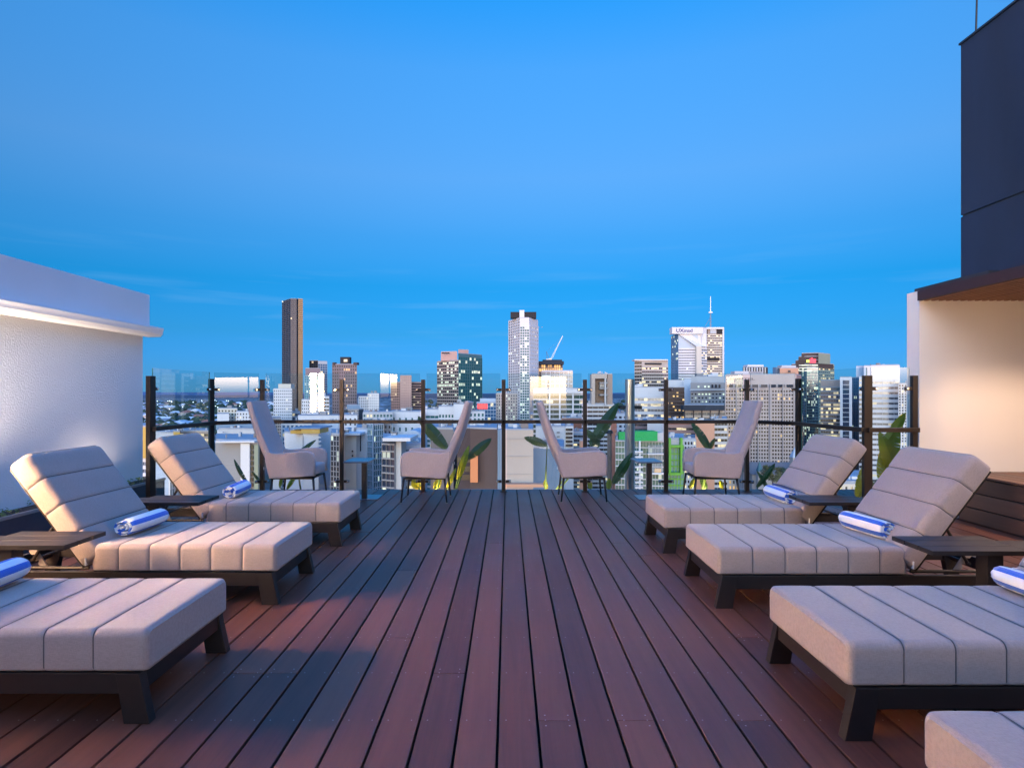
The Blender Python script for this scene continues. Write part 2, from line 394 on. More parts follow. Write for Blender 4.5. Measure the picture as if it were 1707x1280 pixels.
# ------------------------------------------------------------------ right: cream wall, pergola, bench, dark tower
cw = MB(); cw.box(0, 1.87, 0, .215, 0, 2.555)
o = cw.build("cream_wall", CREAM); o.location = (4.625, 6.95, 0); tag(o, "smooth cream rendered wall glowing warm under the pergola", "wall")
pg = thing("pergola", "timber slat pergola with dark edge above the cream wall", "pergola", (4.6, 6.945, 2.44))
sl = MB(); sl.box(0, .036, -7.2, 0, 0, .085); slm = sl.mesh("slat", SLATW)
for k in range(22):
    o = link("slat", slm, pg); o.location = (.075 + k * .0815, 0, 0)
m = MB(); m.box(0, .05, -7.2, 0, .002, .108); m.build("edge_beam", mat("dark_stained_beam", (.045, .016, .014), .6), pg)
m = MB(); m.box(.054, 1.84, -7.2, -.002, .087, .105); m.build("roof_sheet", mat("pergola_roof_sheet", (.02, .010, .008), .8), pg)
m = MB(); m.box(.10, 1.84, -.9, .2, .118, .166); m.build("roof_capping", BLACKM, pg)
for yy in (-7.0,):
    m = MB(); m.box(.0, .08, yy, yy + .08, -2.44, 0); m.build("post", DARKM, pg)
for k, (xx, yy) in enumerate(((.78, -3.9), (.78, -1.75))):
    o = thing("pergola_downlight", ["small downlight under the pergola beside the near loungers", "small downlight under the pergola close to the cream wall"][k], "lamp", (4.6 + xx, 6.945 + yy, 2.437))
    q = MB(); q.tube([(0, 0, -.05), (0, 0, 0)], [.04, .04], 16); q.build("housing", DARKM, o)
    q = MB(); q.tube([(0, 0, -.054), (0, 0, -.051)], .03, 16); q.build("lens", mat("downlight_lens_b", (.8, .7, .6), .3, emit=(1, .66, .38), es=6), o)
    L_ = bpy.data.lights.new("downlight", 'SPOT'); L_.energy = (190, 130)[k]; L_.color = (1, .68, .46); L_.spot_size = R(146); L_.spot_blend = .35; L_.shadow_soft_size = .06
    lo = bpy.data.objects.new("lamp", L_); COL.objects.link(lo); lo.parent = o; lo.location = (0, 0, -.065)
bn_ = thing("bench", "built-in timber plank bench against the cream wall at right", "bench", (5.0, 6.93, 0))
for k in range(3):
    m = MB(); m.box(.002, .03, -5.6, -.08, .012 + k * .163, .163 + k * .163); m.build("front_plank", BENCHW, bn_, bevel=.003)
for k in range(7):
    m = MB(); m.box(-.012 + k * .15, .128 + k * .15, -5.6, -.01, .503, .525); m.build("seat_plank", BENCHW, bn_, bevel=.003)
m = MB(); m.box(.04, 1.4, -5.55, -.02, .004, .500); m.build("frame", mat("bench_inner_frame", (.02, .015, .012), .9), bn_)
tw = thing("dark_rendered_tower", "tall dark charcoal rendered tower block above the pergola", "building", (6.5, 0, 0))
m = MB(); m.box(0.02, 6, -8, 8.86, 0, 6.35); m.build("wall_core", BLACKM, tw)
m = MB(); m.box(0, 6.01, -8, 8.87, -.3, 3.925); m.build("lower_wall", NAVYR, tw)
m = MB(); m.box(0, 6.01, -8, 8.87, 3.955, 6.40); m.build("upper_wall", NAVYR, tw)
m = MB(); m.box(-.02, .2, -8, 8.89, 6.40, 6.43); m.build("coping", BLACKM, tw)
wq = MB()
for (a, b) in ((-.3, 3.9),):
    wq.box(-.05, -.003, a - .06, b + .06, 1.29, 1.35); wq.box(-.05, -.003, a - .06, b + .06, 2.0, 2.06)
    for k in range(4):
        y = a + (b - a) * k / 3; wq.box(-.05, -.003, y - .02, y + .02, 1.35, 2.0)
    fo = wq.build("window", DARKM, tw); g = MB(); g.box(-.02, -.003, a, b, 1.35, 2.0); g.build("lit_pane", LITBIG, fo)
m = MB(); m.tube([(0, 0, 0), (.06, 0, 2.2)], [.013, .009], 8); m.tube([(0, 0, -.02), (0, 0, .05)], .03, 8)
o = m.build("roof_mast", DARKM); o.location = (6.705, 8.86, 6.43); tag(o, "thin dark mast standing on the dark tower roof", "mast")

# hotel block behind the camera: only its reflections and its shade reach the picture
hb = thing("hotel_wing", "grey hotel wing with lit doors facing the deck, mirrored in the fence glass", "building", (0, -8, 0))
m = MB(); m.box(-.4, 12, -6, 0, -.3, 3.5); m.build("wall", GREY, hb)
m = MB(); m.box(-16, -.402, -6, .001, -.3, 9.5); m.build("glow_blocker_wall", GREY, hb)  # unseen extra height, added to block sky glow on the left side
for (a, b, lit) in ((-3.6, -1.2, False), (1.05, 2.55, True), (3.2, 5.6, False)):
    m = MB(); m.box(a - .06, b + .06, .003, .06, 2.05, 2.12); m.box(a - .06, a, .003, .06, .05, 2.05); m.box(b, b + .06, .003, .06, .05, 2.05)
    m.box((a + b) / 2 - .02, (a + b) / 2 + .02, .021, .05, .05, 2.05)
    fo = m.build("door", DARKM, hb); g = MB(); g.box(a, b, .003, .02, .05, 2.05); g.build("lit_pane" if lit else "pane", LITROOM if lit else DARKPANE, fo)

# ------------------------------------------------------------------ glass fence
fence_pts = [(-4.06, 7.02), (-4.04, 8.41), (-3.52, 8.85), (-2.38, 8.85), (-1.216, 8.85), (-.064, 8.85), (1.10, 8.85), (2.26, 8.85),
             (3.42, 8.85), (3.90, 8.30), (3.98, 6.85), (4.50, 6.85)]
fence = thing("glass_fence", "frameless glass pool fence on dark posts along the deck edge", "fence", (0, 0, 0))
for k, (x, y) in enumerate(fence_pts):
    wd = .028 if k not in (0, 10) else .045
    m = MB(); m.box(-wd, wd, -.028, .028, 0, 1.6); m.box(-.05, .05, -.05, .05, .001, .012)
    o = m.build("post", POSTM, fence, bevel=.003); o.location = (x, y, 0)
    ang = 0
    if k == 1: ang = R(65)
    if k == 9: ang = R(-65)
    if k == 0: ang = R(80)
    o.rotation_euler = (0, 0, ang)
for k, (a, b) in enumerate(zip(fence_pts, fence_pts[1:])):
    a = Vector((a[0], a[1], 0)); b = Vector((b[0], b[1], 0)); d = (b - a); L = d.length; d.normalize(); nrm = Vector((d.y, -d.x, 0))
    rz = math.atan2(d.y, d.x)
    # handrail on the deck side
    m = MB(); m.box(-.02, L + .02, -.075, -.029, .975, 1.025); o = m.build("handrail", POSTM, fence, bevel=.004)
    o.location = a; o.rotation_euler = (0, 0, rz)
    jit = (-.004, .006, .003, -.005, .002, .004, -.003, .005, -.002, .004, 0)[k]
    m = MB(); m.box(.048, L - .048, .000, .012, .035, 1.69)
    m.mi = [1] * 6; m.mi[2] = 0; m.mi[4] = 0
    o = m.build("glass_panel", [GLASS, GEDGE], fence, fix=False); o.location = a + nrm * -.012 ; o.rotation_euler = (R((.35, -.2, .15, .4, -.3, .1, .25, -.35, .2, -.15, .3)[k]), 0, rz + jit)
    for zc in (.145, 1.455):
        for sx in (0, 1):
            m = MB(); xa = .03 if sx == 0 else L - .105
            m.box(xa, xa + .075, -.024, .011, zc - .02, zc + .02)
            o = m.build("clamp", POSTM, fence, bevel=.006); o.location = a; o.rotation_euler = (0, 0, rz)
            xb = .088 if sx == 0 else L - .088
            q = MB(); q.tube([(xb, -.0245, zc), (xb, -.036, zc)], [.017, .014], 12); q.build("button", STEEL, o)

# ------------------------------------------------------------------ sun loungers
def rrect(W, T, r, n=6):
    pts = []
    for (cx, cz, a0) in ((W / 2 - r, T - r, 0), (-W / 2 + r, T - r, 90), (-W / 2 + r, r * .45, 180), (W / 2 - r, r * .45, 270)):
        rr = r if cz > r else r * .45
        ccx = cx if cz > r else math.copysign(W / 2 - r * .45, cx)
        for k in range(n + 1):
            a = R(a0 + 90 * k / n); pts.append((ccx + rr * cos(a), cz + rr * sin(a)))
    return pts
def cushion(seams, L, W, T, r, end0=.03, end1=.03):
    """cushion along +x, bottom at z=0, with stitched grooves at the seams"""
    xs = set()
    ed = [0] + list(seams) + [L]
    for a, b in zip(ed, ed[1:]):
        for t in (0, .025, .06, .14, .3, .5, .7, .86, .94, .975, 1): xs.add(round(a + (b - a) * t, 5))
    for t in (.002, .006, .012, .02): xs.add(t); xs.add(round(L - t, 5))
    xs = sorted(xs); rows = []
    for x in xs:
        ins = 0
        for s_ in seams: ins = max(ins, .006 * math.exp(-((x - s_) / .0055) ** 2))
        for a, b in zip(ed, ed[1:]):
            if a <= x <= b: ins -= .0022 * (max(0, sin(pi * (x - a) / (b - a))) ** .5)
        if x < end0: ins += end0 * (1 - math.sqrt(max(0, 1 - (1 - x / end0) ** 2)))
        if L - x < end1: ins += end1 * (1 - math.sqrt(max(0, 1 - (1 - (L - x) / end1) ** 2)))
        sec = rrect(W - 2 * ins, T - ins, max(.012, r - ins * .3))
        rows.append([(x, y, z + (ins if ins > .02 else 0) * .5) for y, z in sec])
    m = MB(); m.grid(rows, closed=True); m.face(rows[0][::-1]); m.face(rows[-1])
    return m
def seam_mesh(W, T, r):
    sec = rrect(W - .0072, T - .0036, r)
    m = MB(); ring = [(0, y, z) for y, z in sec]; n = len(ring)
    m.grid([[(-.003, y * 1.001, z) for _, y, z in ring], [(0, y * 1.004, z + (.0015 if z > T * .5 else 0)) for _, y, z in ring], [(.003, y * 1.001, z) for _, y, z in ring]], closed=True)
    return m.mesh("seam", SEAM, smooth=True, fix=False)
LW, SEATT, SEATZ = .75, .175, .222
def make_lounger():
    root = bpy.data.objects.new("sun_lounger", None); COL.objects.link(root)
    fr = MB()
    for s in (-1, 1):
        y0, y1 = sorted((s * LW / 2, s * (LW / 2 - .035)))
        fr.box(.03, 2.05, y0, y1, .125, .215)
    fr.box(.03, .065, -LW / 2 + .036, LW / 2 - .036, .128, .213); fr.box(2.015, 2.05, -LW / 2 + .036, LW / 2 - .036, .128, .213)
    for x in (.3, .62, .94, 1.22): fr.box(x, x + .06, -LW / 2 + .036, LW / 2 - .036, .17, .205)
    fr.build("frame", DARKM, root, bevel=.004)
    for (x, sx) in ((.03, -1), (2.05, 1)):
        for s in (-1, 1):
            m = MB(); y0, y1 = sorted((s * (LW / 2 + .001), s * (LW / 2 - .05)))
            xt0, xt1 = (x, x + .10) if sx < 0 else (x - .10, x)
            xb0, xb1 = xt0 + sx * .045, xt1 + sx * .035 - (0 if sx < 0 else 0)
            yo = s * .006
            m.hexa([(xb0, y0 + yo, .001), (xb1, y0 + yo, .001), (xb1, y1 + yo, .001), (xb0, y1 + yo, .001), (xt0, y0 + yo, .2145), (xt1, y0 + yo, .2145), (xt1, y1 + yo, .2145), (xt0, y1 + yo, .2145)])
            m.build("leg", DARKM, root, bevel=.003)
    seams = [.225, .435, .64, .845, 1.05]
    L = 1.255
    c = cushion(seams, L, LW + .015, SEATT, .036, .026, .075)
    so = c.build("seat_cushion", TAUPE, root, smooth=True); so.location = (.0, 0, SEATZ)
    sm = seam_mesh(LW + .015, SEATT, .036)
    for x in seams:
        o = link("seam", sm, so); o.location = (x, 0, .004)
    # piping round the foot end
    e = MB(); sec = rrect(LW - .03, SEATT - .018, .036); e.tube([(.016, y, z + .012) for y, z in sec] + [(.016, sec[0][0], sec[0][1] + .012)], .0035, 6, caps=False)
    e.build("piping", SEAM, so, smooth=True)
    # backrest
    ang = R(53); bl = .845; bs = [.215, .425, .635]
    bt = cushion(bs, bl, LW + .01, .15, .045, .025, .045)
    bo = bt.build("backrest_cushion", TAUPE, root, smooth=True)
    bo.location = (1.285, 0, .245); bo.rotation_euler = (0, -ang, 0)
    sm2 = seam_mesh(LW + .01, .15, .045)
    for x in bs:
        o = link("seam", sm2, bo); o.location = (x, 0, .003)
    m = MB(); m.box(0, .82, -LW / 2 + .02, LW / 2 - .02, -.022, -.003); o = m.build("backrest_panel", DARKM, root, bevel=.003)
    o.location = bo.location; o.rotation_euler = bo.rotation_euler
    # ratchet plates and prop
    for s in (-1, 1):
        m = MB(); y0, y1 = s * .25 - .006, s * .25 + .006
        prof = [(0, 0), (.035, 0), (.06, .03), (.052, .055), (.075, .05), (.092, .075), (.075, .095), (.105, .09), (.125, .115), (.11, .14), (.14, .14), (.15, .165), (.13, .19), (.105, .175), (.0, .012)]
        pts = [(1.62 + a, .207 + b) for a, b in prof]
        m.face([(x, y0, z) for x, z in pts]); m.face([(x, y1, z) for x, z in pts][::-1])
        for k in range(len(pts)):
            a, b = pts[k], pts[(k + 1) % len(pts)]; m.face([(a[0], y0, a[1]), (a[0], y1, a[1]), (b[0], y1, b[1]), (b[0], y0, b[1])])
        m.build("ratchet_plate", STEEL_D, root)
        q = MB(); q.tube([(1.52, s * .27, .56), (1.70, s * .27, .27)], .011, 8); q.build("prop", DARKM, root)
    q = MB(); q.tube([(1.70, -.29, .27), (1.70, .29, .27)], .010, 8); q.build("prop_bar", DARKM, root)
    for s in (-1, 1):
        q = MB(); q.tube([(1.30, s * .30, .222), (1.86, s * .30, .222)], .012, 8); q.build("slide_rail", DARKM, root)
    for s in (-1,1):
        m = MB(); m.box(1.262, 1.268, s * (LW / 2 + .0025) - .012, s * (LW / 2 + .0025) + .012, .262, .31); m.build("care_tag", TAGW, root)
    return root
STEEL_D = mat("brushed_ratchet_metal", (.55, .46, .36), .4, .6)
proto = make_lounger()
LX, RX = -1.535, 1.37
GRP = "sun loungers set out in two facing rows"
spots = [(LX, 6.04, pi, "far left sun lounger beside the fence, feet toward the deck's centre"),
         (LX, 4.475, pi, "middle left sun lounger in front of the white pavilion wall"),
         (LX, 3.0, pi, "nearest left sun lounger, only its foot half in the picture"),
         (RX, 5.79, 0, "far right sun lounger beside the fence corner post"),
         (RX, 4.405, 0, "middle right sun lounger in front of the plank bench"),
         (RX, 2.87, 0, "big near right sun lounger running off the right edge"),
         (RX - .05, 1.595, 0, "closest sun lounger, only a cushion corner in the bottom right corner")]
lounge = []
for k, (x, y, rz, lb_) in enumerate(spots):
    o = proto if k == 0 else copy_tree(proto)
    o.location = (x, y, 0); o.rotation_euler = (0, 0, rz + random.uniform(-.006, .006)); tag(o, lb_, "sun lounger", GRP); lounge.append(o)

# ------------------------------------------------------------------ rolled striped towels
def stripes():
    m = bpy.data.materials.new("blue_white_towelling"); m.use_nodes = True
    n = m.node_tree.nodes; l = m.node_tree.links; b = n["Principled BSDF"]; b.inputs["Roughness"].default_value = .95
    b.inputs["Sheen Weight"].default_value = .3; b.inputs["Specular IOR Level"].default_value = .1
    uv = n.new("ShaderNodeUVMap"); sp = n.new("ShaderNodeSeparateXYZ"); l.new(uv.outputs[0], sp.inputs[0])
    t = n.new("ShaderNodeTexCoord"); nz_ = n.new("ShaderNodeTexNoise"); nz_.inputs["Scale"].default_value = 140; l.new(t.outputs["Object"], nz_.inputs["Vector"])
    a = n.new("ShaderNodeMath"); a.operation = 'MULTIPLY_ADD'; a.inputs[1].default_value = .04; l.new(nz_.outputs[0], a.inputs[0]); l.new(sp.outputs[0], a.inputs[2])
    fr = n.new("ShaderNodeMath"); fr.operation = 'FRACT'; l.new(a.outputs[0], fr.inputs[0])
    gt = n.new("ShaderNodeMath"); gt.operation = 'GREATER_THAN'; gt.inputs[1].default_value = .58; l.new(fr.outputs[0], gt.inputs[0])
    mx = n.new("ShaderNodeMixRGB"); l.new(gt.outputs[0], mx.inputs[0]); mx.inputs[1].default_value = (.80, .79, .78, 1); mx.inputs[2].default_value = (.035, .13, .52, 1)
    l.new(mx.outputs[0], b.inputs["Base Color"])
    bn = n.new("ShaderNodeBump"); bn.inputs["Strength"].default_value = .5; bn.inputs["Distance"].default_value = .003; l.new(nz_.outputs[0], bn.inputs["Height"]); l.new(bn.outputs[0], b.inputs["Normal"])
    return m
TOWEL = stripes()
def towel_mesh(seed, L=.43, r1=.074):
    rnd = random.Random(seed); turns = 3.1; n = 110; th = .011
    ph = rnd.uniform(0, 6.28); st = rnd.uniform(0, 1)
    me = bpy.data.meshes.new("rolled_towel"); V = []; Fc = []; U = []
    ny = 12; arc = 0; prev = None; arcs = []
    prof = []
    for k in range(n + 1):
        t = k / n; a = ph - turns * 2 * pi * t; r = r1 - (r1 - .008) * t
        wob = 1 + .06 * sin(2 * a + seed) + .03 * sin(3 * a)
        x, z = r * wob * cos(a) * 1.12, r * wob * sin(a) * .95
        p = Vector((x, z)); arc += 0 if prev is None else (p - prev).length; prev = p; arcs.append(arc); prof.append((x, z, r, a))
    for side in (0, 1):
        for k, (x, z, r, a) in enumerate(prof):
            ri = (r - th * .72 * side) / r
            for j in range(ny + 1):
                y = -L / 2 + L * j / ny
                sh = 1 - (.10 if r > r1 * .7 else .0) * (abs(j / ny - .5) * 2) ** 6
                bul = .012 * (r / r1) * rnd.uniform(-.4, .4) if j in (0, ny) else 0
                sag = .006 * sin(3 * y / L + seed)
                V.append((x * ri * sh + sag, y + bul, z * ri * sh))
    W = ny + 1; N = (n + 1) * W
    for k in range(n):
        for j in range(ny):
            q = (k * W + j, k * W + j + 1, (k + 1) * W + j + 1, (k + 1) * W + j)
            Fc.append(q); Fc.append(tuple(N + i for i in reversed(q)))
        for j in (0, ny):
            a_, b_ = k * W + j, (k + 1) * W + j
            Fc.append((a_, b_, N + b_, N + a_) if j == 0 else (a_, N + a_, N + b_, b_))
    me.from_pydata(V, [], Fc); uv = me.uv_layers.new(name="UVMap")
    for lp in me.loops:
        vi = lp.vertex_index % N; uv.data[lp.index].uv = (arcs[vi // W] / .088 + st, (vi % W) / ny)
    me.materials.append(TOWEL); me.polygons.foreach_set("use_smooth", [True] * len(Fc)); me.update()
    return me
TG = "rolled striped towels lying on the loungers"
for k, (x, y, rz, lb_) in enumerate([(-2.665, 6.07, .05, "rolled blue and white towel on the far left lounger"),
        (-2.675, 4.515, -.04, "rolled blue and white towel on the middle left lounger"),
        (-2.62, 3.09, .06, "rolled blue and white towel cut by the left picture edge"),
        (2.545, 5.80, .04, "rolled blue and white towel on the far right lounger"),
        (2.575, 4.44, .13, "rolled blue and white towel on the middle right lounger"),
        (2.56, 2.97, .02, "rolled blue and white towel cut by the right picture edge")]):
    o = link("rolled_towel", towel_mesh(3 + k * 5)); o.location = (x, y, SEATZ + SEATT + .069); o.rotation_euler = (0, 0, rz); tag(o, lb_, "towel", TG)

# ------------------------------------------------------------------ low tables between the loungers
def lounger_table(x, y, mir, lb_):
    o = thing("slat_table", lb_, "side table", (x, y, 0), 0, "low dark tables standing between loungers")
    s = mir
    m = MB()
    def bx(mb, a, b, y0, y1, z0, z1):
        a, b = sorted((a * s, b * s)); mb.box(a, b, y0, y1, z0, z1)
    for k in range(3): bx(m, 0, .54, .0 + k * .126, .119 + k * .126, .493, .52)
    m.build("table_top", DARKM, o, bevel=.002)
    m = MB(); bx(m, .543, 1.15, .0, .25, .493, .5195); m.build("table_arm", DARKM, o, bevel=.002)
    m = MB(); bx(m, .33, .42, .03, .12, .012, .492); m.build("leg", DARKM, o, bevel=.003)
    m = MB(); bx(m, .62, .71, .03, .12, .012, .492); m.build("leg", DARKM, o, bevel=.003)
    m = MB(); bx(m, .10, .74, .02, .30, .001, .0115); m.build("base", DARKM, o, bevel=.002)
    return o
lounger_table(-2.575, 3.585, -1, "dark table between the nearest and middle left loungers")
lounger_table(-2.505, 4.99, -1, "dark table between the middle and far left loungers")
lounger_table(2.375, 3.455, 1, "dark table between the near and middle right loungers")
lounger_table(2.44, 5.0, 1, "dark table between the middle and far right loungers")

# ------------------------------------------------------------------ high-back armchairs
def loft(secs, name, matl, parent, smooth=True):
    m = MB(); m.grid(secs, closed=True); m.face(secs[0][::-1]); m.face(secs[-1])
    o = m.build(name, matl, parent, smooth=smooth)
    return o
def make_chair():
    root = bpy.data.objects.new("armchair", None); COL.objects.link(root)
    W = .62
    # arm side panels: outline in the x-z plane, soft edges
    def panel(s):
        ol = [(-.02, .345), (-.015, .50), (-.02, .585), (-.045, .635), (-.09, .658), (-.16, .664), (-.3, .655), (-.43, .642), (-.53, .637), (-.60, .65), (-.66, .67),
              (-.655, .55), (-.625, .40), (-.60, .315), (-.45, .318), (-.3, .325), (-.15, .335)]
        cx = sum(p[0] for p in ol) / len(ol); cz = sum(p[1] for p in ol) / len(ol)
        secs = []
        for d, sc_ in ((0, .93), (.006, .975), (.018, 1.0), (.05, 1.0), (.062, .98), (.07, .93)):
            yy = s * (W / 2 - .07 + d)
            secs.append([(cx + (x - cx) * sc_, yy, cz + (z - cz) * sc_) for x, z in ol])
        return loft(secs, "arm_panel", CHAIRF, root)
    panel(-1); panel(1)
    # back: curved shell, leaning and narrowing to the top
    rows = []
    nz, ny = 16, 14
    def sect(t):
        z = .315 + t * .965; xb = -.60 - .35 * t - .035 * sin(pi * t)
        hw = (W / 2 - .004) * (1 - .10 * t ** 2)
        th = .115 - .035 * t
        pts = []
        for k in range(ny + 1):
            u = -1 + 2 * k / ny; wing = .075 * abs(u) ** 3 * (1 - .3 * t)
            pts.append((xb + wing + .015 * (1 - abs(u) ** 8), hw * u, z))
        for k in range(ny + 1):
            u = 1 - 2 * k / ny; wing = .115 * abs(u) ** 3 * (1 - .45 * t)
            e = th * (1 - .35 * abs(u) ** 10)
            pts.append((xb + wing * .9 + e, hw * u * .985, z + .012))
        return pts
    for k in range(nz + 1): rows.append(sect(k / nz))
    top = sect(1.0); c = Vector((0, 0, 0))
    cxm = sum(p[0] for p in top) / len(top)
    for dz, sc_ in ((.012, .93), (.02, .75)):
        rows.append([(cxm + (p[0] - cxm) * sc_, p[1] * (1 - (1 - sc_) * .25), p[2] + dz - .03 * (1 - sc_)) for p in top])
    loft(rows, "back_shell", CHAIRF, root)
    m = MB(); m.box(-.595, -.028, -W / 2 + .073, W / 2 - .073, .345, .475); m.build("seat_cushion", CHAIRF, root, smooth=True, bevel=.03)
    m = MB(); m.box(-.57, -.06, -W / 2 + .05, W / 2 - .05, .300, .316); m.build("seat_frame", DARKM, root)
    for x, dx in ((-.055, .03), (-.575, -.035)):
        for s in (-1, 1):
            m = MB(); m.tube([(x + dx, s * (W / 2 - .025), .006), (x, s * (W / 2 - .06), .32)], [.010, .016], 10); l_ = m.build("leg", DARKM, root, smooth=True)
            q = MB(); q.tube([(x + dx, s * (W / 2 - .025), .001), (x + dx, s * (W / 2 - .025), .008)], .013, 10); q.build("glide", STEEL_D, l_)
    m = MB(); m.box(-.665, -.66, -W / 2 - .002, -W / 2 + .004, .43, .465); m.build("care_tag", TAGW, root)
    return root
chair = make_chair()
CG = "grey high-back armchairs along the glass fence"
for k, (x, y, rz, lb_) in enumerate([(-2.455, 8.19, 0.02, "high-back armchair at far left, half hidden by a lounger"),
        (-1.395, 8.17, pi + .01, "high-back armchair left of centre facing left"),
        (1.30, 8.23, 0 - .02, "high-back armchair right of centre facing right"),
        (2.365, 8.19, pi - .03, "high-back armchair at far right, facing left beside the small table")]):
    o = chair if k == 0 else copy_tree(chair)
    o.location = (x, y, 0); o.rotation_euler = (0, 0, rz); tag(o, lb_, "armchair", CG)
TOPB = mat("sky_tinted_powder_top", (.10, .13, .17), .28, .3)  # blue of the reflected sky put into the top's colour
for (x, y, s, lb_) in ((-2.0, 8.35, 1, "small square side table between the two left armchairs"), (1.86, 8.33, -1, "small square side table between the two right armchairs")):
    o = thing("side_table", lb_, "side table", (x, y, 0), 0, "small side tables by the armchairs")
    m = MB(); m.box(-.165, .165, -.24, .24, .487, .507); m.build("table_top", TOPB, o, bevel=.003)
    m = MB(); xa = sorted((s * .13 if s > 0 else -.03, s * .065 if s > 0 else .035)); m.box(xa[0], xa[1], -.20, -.135, .0125, .486); m.build("leg", DARKM, o, bevel=.003)
    m = MB(); m.box(-.14 if s < 0 else -.05, .10 if s < 0 else .28, -.22, .16, .001, .012); m.build("base", TOPB, o, bevel=.002)
# ------------------------------------------------------------------ bird-of-paradise plants behind the fence
def leafmat(name, c, tr):
    m = bpy.data.materials.new(name); m.use_nodes = True
    n = m.node_tree.nodes; l = m.node_tree.links; b = n["Principled BSDF"]; b.inputs["Roughness"].default_value = .4
    t = n.new("ShaderNodeTexCoord"); z = n.new("ShaderNodeTexNoise"); z.inputs["Scale"].default_value = 7; l.new(t.outputs["Object"], z.inputs["Vector"])
    cr = n.new("ShaderNodeValToRGB"); l.new(z.outputs[0], cr.inputs[0])
    cr.color_ramp.elements[0].position = .3; cr.color_ramp.elements[0].color = (*[k * .6 for k in c], 1)
    cr.color_ramp.elements[1].position = .75; cr.color_ramp.elements[1].color = (*c, 1)
    l.new(cr.outputs[0], b.inputs["Base Color"])
    ts = n.new("ShaderNodeBsdfTranslucent"); ts.inputs[0].default_value = (*tr, 1)
    mx = n.new("ShaderNodeMixShader"); mx.inputs[0].default_value = .35; o = n["Material Output"]
    l.new(b.outputs[0], mx.inputs[1]); l.new(ts.outputs[0], mx.inputs[2]); l.new(mx.outputs[0], o.inputs[0])
    return m
LEAFG = leafmat("strelitzia_leaf", (.065, .115, .035), (.10, .16, .02))
LEAFLIT = leafmat("uplit_strelitzia_leaf", (.50, .38, .012), (.6, .42, .012))  # yellow glow of the uplights put into the leaf colour
STEM = mat("strelitzia_stem", (.10, .14, .04), .5)
trough = MB(); trough.box(-4.4, 4.9, 9.09, 9.16, -.9, -.24); trough.box(-4.4, 4.9, 9.8, 9.87, -.9, -.24); trough.box(-4.4, 4.9, 9.16, 9.8, -.9, -.36)
o = trough.build("planter_trough", PLANTERM); tag(o, "planter trough below the deck edge behind the glass fence", "planter")
trough2 = MB(); trough2.box(4.03, 5.2, 7.2, 8.4, -.6, -.12); o = trough2.build("planter_trough", PLANTERM); tag(o, "corner planter trough behind the short gold-lit fence return", "planter")
def blade(mb, a, b, wid, bend, tear, face=(0, -1, .25)):
    a = Vector(a); b = Vector(b); d = b - a; L = d.length
    side = d.cross(Vector(face)).normalized(); nrm = side.cross(d).normalized()
    n = 18; rows = []
    for k in range(n + 1):
        t = k / n; c = a + d * t + nrm * (bend * sin(pi * t) * L)
        w = wid * (sin(pi * min(1, t * .93 + .07)) ** .62) * (1 - .25 * t)
        rows.append((c, w))
    skip = set(random.sample(range(3, n - 1), tear)) if tear else set()
    for s in (-1, 1):
        for k in range(n):
            (c0, w0), (c1, w1) = rows[k], rows[k + 1]
            dr = d.normalized() * (w0 * .28)
            f0 = c0 + side * s * w0 - nrm * w0 * .35 + dr; f1 = c1 + side * s * w1 - nrm * w1 * .35 + dr
            if (k * 2 + (s > 0)) % 36 and k in skip: f1 = f1 * .72 + f0 * .28 if s > 0 else f1 * .85 + c1 * .15
            mb.face([c0, c1, f1, f0] if s > 0 else [c0, f0, f1, c1])
def plant(base, leaves, lb_):
    """base (px, Y); leaves: (px0,py0, px1,py1, dY, width, uplit yellow)"""
    Y = base[1]; bx = PX(base[0], Y); zb = -.36 if Y > 8.9 else -.12
    o = thing("bird_of_paradise_plant", lb_, "plant", (bx, Y, zb), 0, "broad-leaved plants behind the fence glass")
    off = Vector((bx, Y, zb))
    for (x0, y0, x1, y1, dy, wd, uplit) in leaves:
        a = P(x0, y0, Y) - off; b = P(x1, y1, Y + dy) - off
        m = MB(); blade(m, a, b, wd * .82, random.uniform(.04, .10), random.choice((2, 3, 4)))
        m.build("leaf", LEAFLIT if uplit else LEAFG, o, fix=False)
        q = MB(); mid = Vector((a.x * .55, (a.y) * .55, a.z * .6)); q.tube([(random.uniform(-.04, .04), random.uniform(-.04, .04), 0), mid, a, a * .7 + b * .3], [.016, .013, .009, .005], 6); q.build("stem", STEM, o, smooth=True)
plant((392, 9.45), [(412, 806, 390, 765, .1, .045, 0), (440, 812, 420, 785, 0, .035, 0)], "dark leafed plant behind the glass at the left fence bend")
plant((505, 9.5), [(492, 760, 527, 733, .1, .05, 0), (478, 815, 496, 790, 0, .05, 1), (466, 812, 470, 795, 0, .04, 1)], "broad-leaved plant behind the far left armchair")
plant((722, 9.45), [(745, 748, 697, 694, .1, .13, 0), (700, 816, 688, 799, 0, .10, 1), (724, 816, 734, 797, .0, .08, 1)], "torn dark leaf plant behind the armchair left of centre")
plant((752, 9.5), [(763, 800, 782, 742, 0, .075, 1), (780, 764, 819, 731, .1, .10, 0), (745, 815, 760, 780, 0, .05, 1)], "yellow lit plant beside the armchair left of centre")
plant((908, 9.5), [(912, 742, 874, 729, .05, .09, 0), (911, 816, 908, 800, 0, .05, 1), (985, 742, 1031, 671, .1, .13, 0), (1000, 742, 975, 715, 0, .08, 0)], "tall leafed plant behind the armchair right of centre")
plant((1025, 9.45), [(1022, 806, 1054, 754, 0, .10, 0), (1014, 816, 1016, 797, 0, .06, 1), (985, 816, 982, 800, 0, .05, 1)], "low leafed plant left of the steel flue")
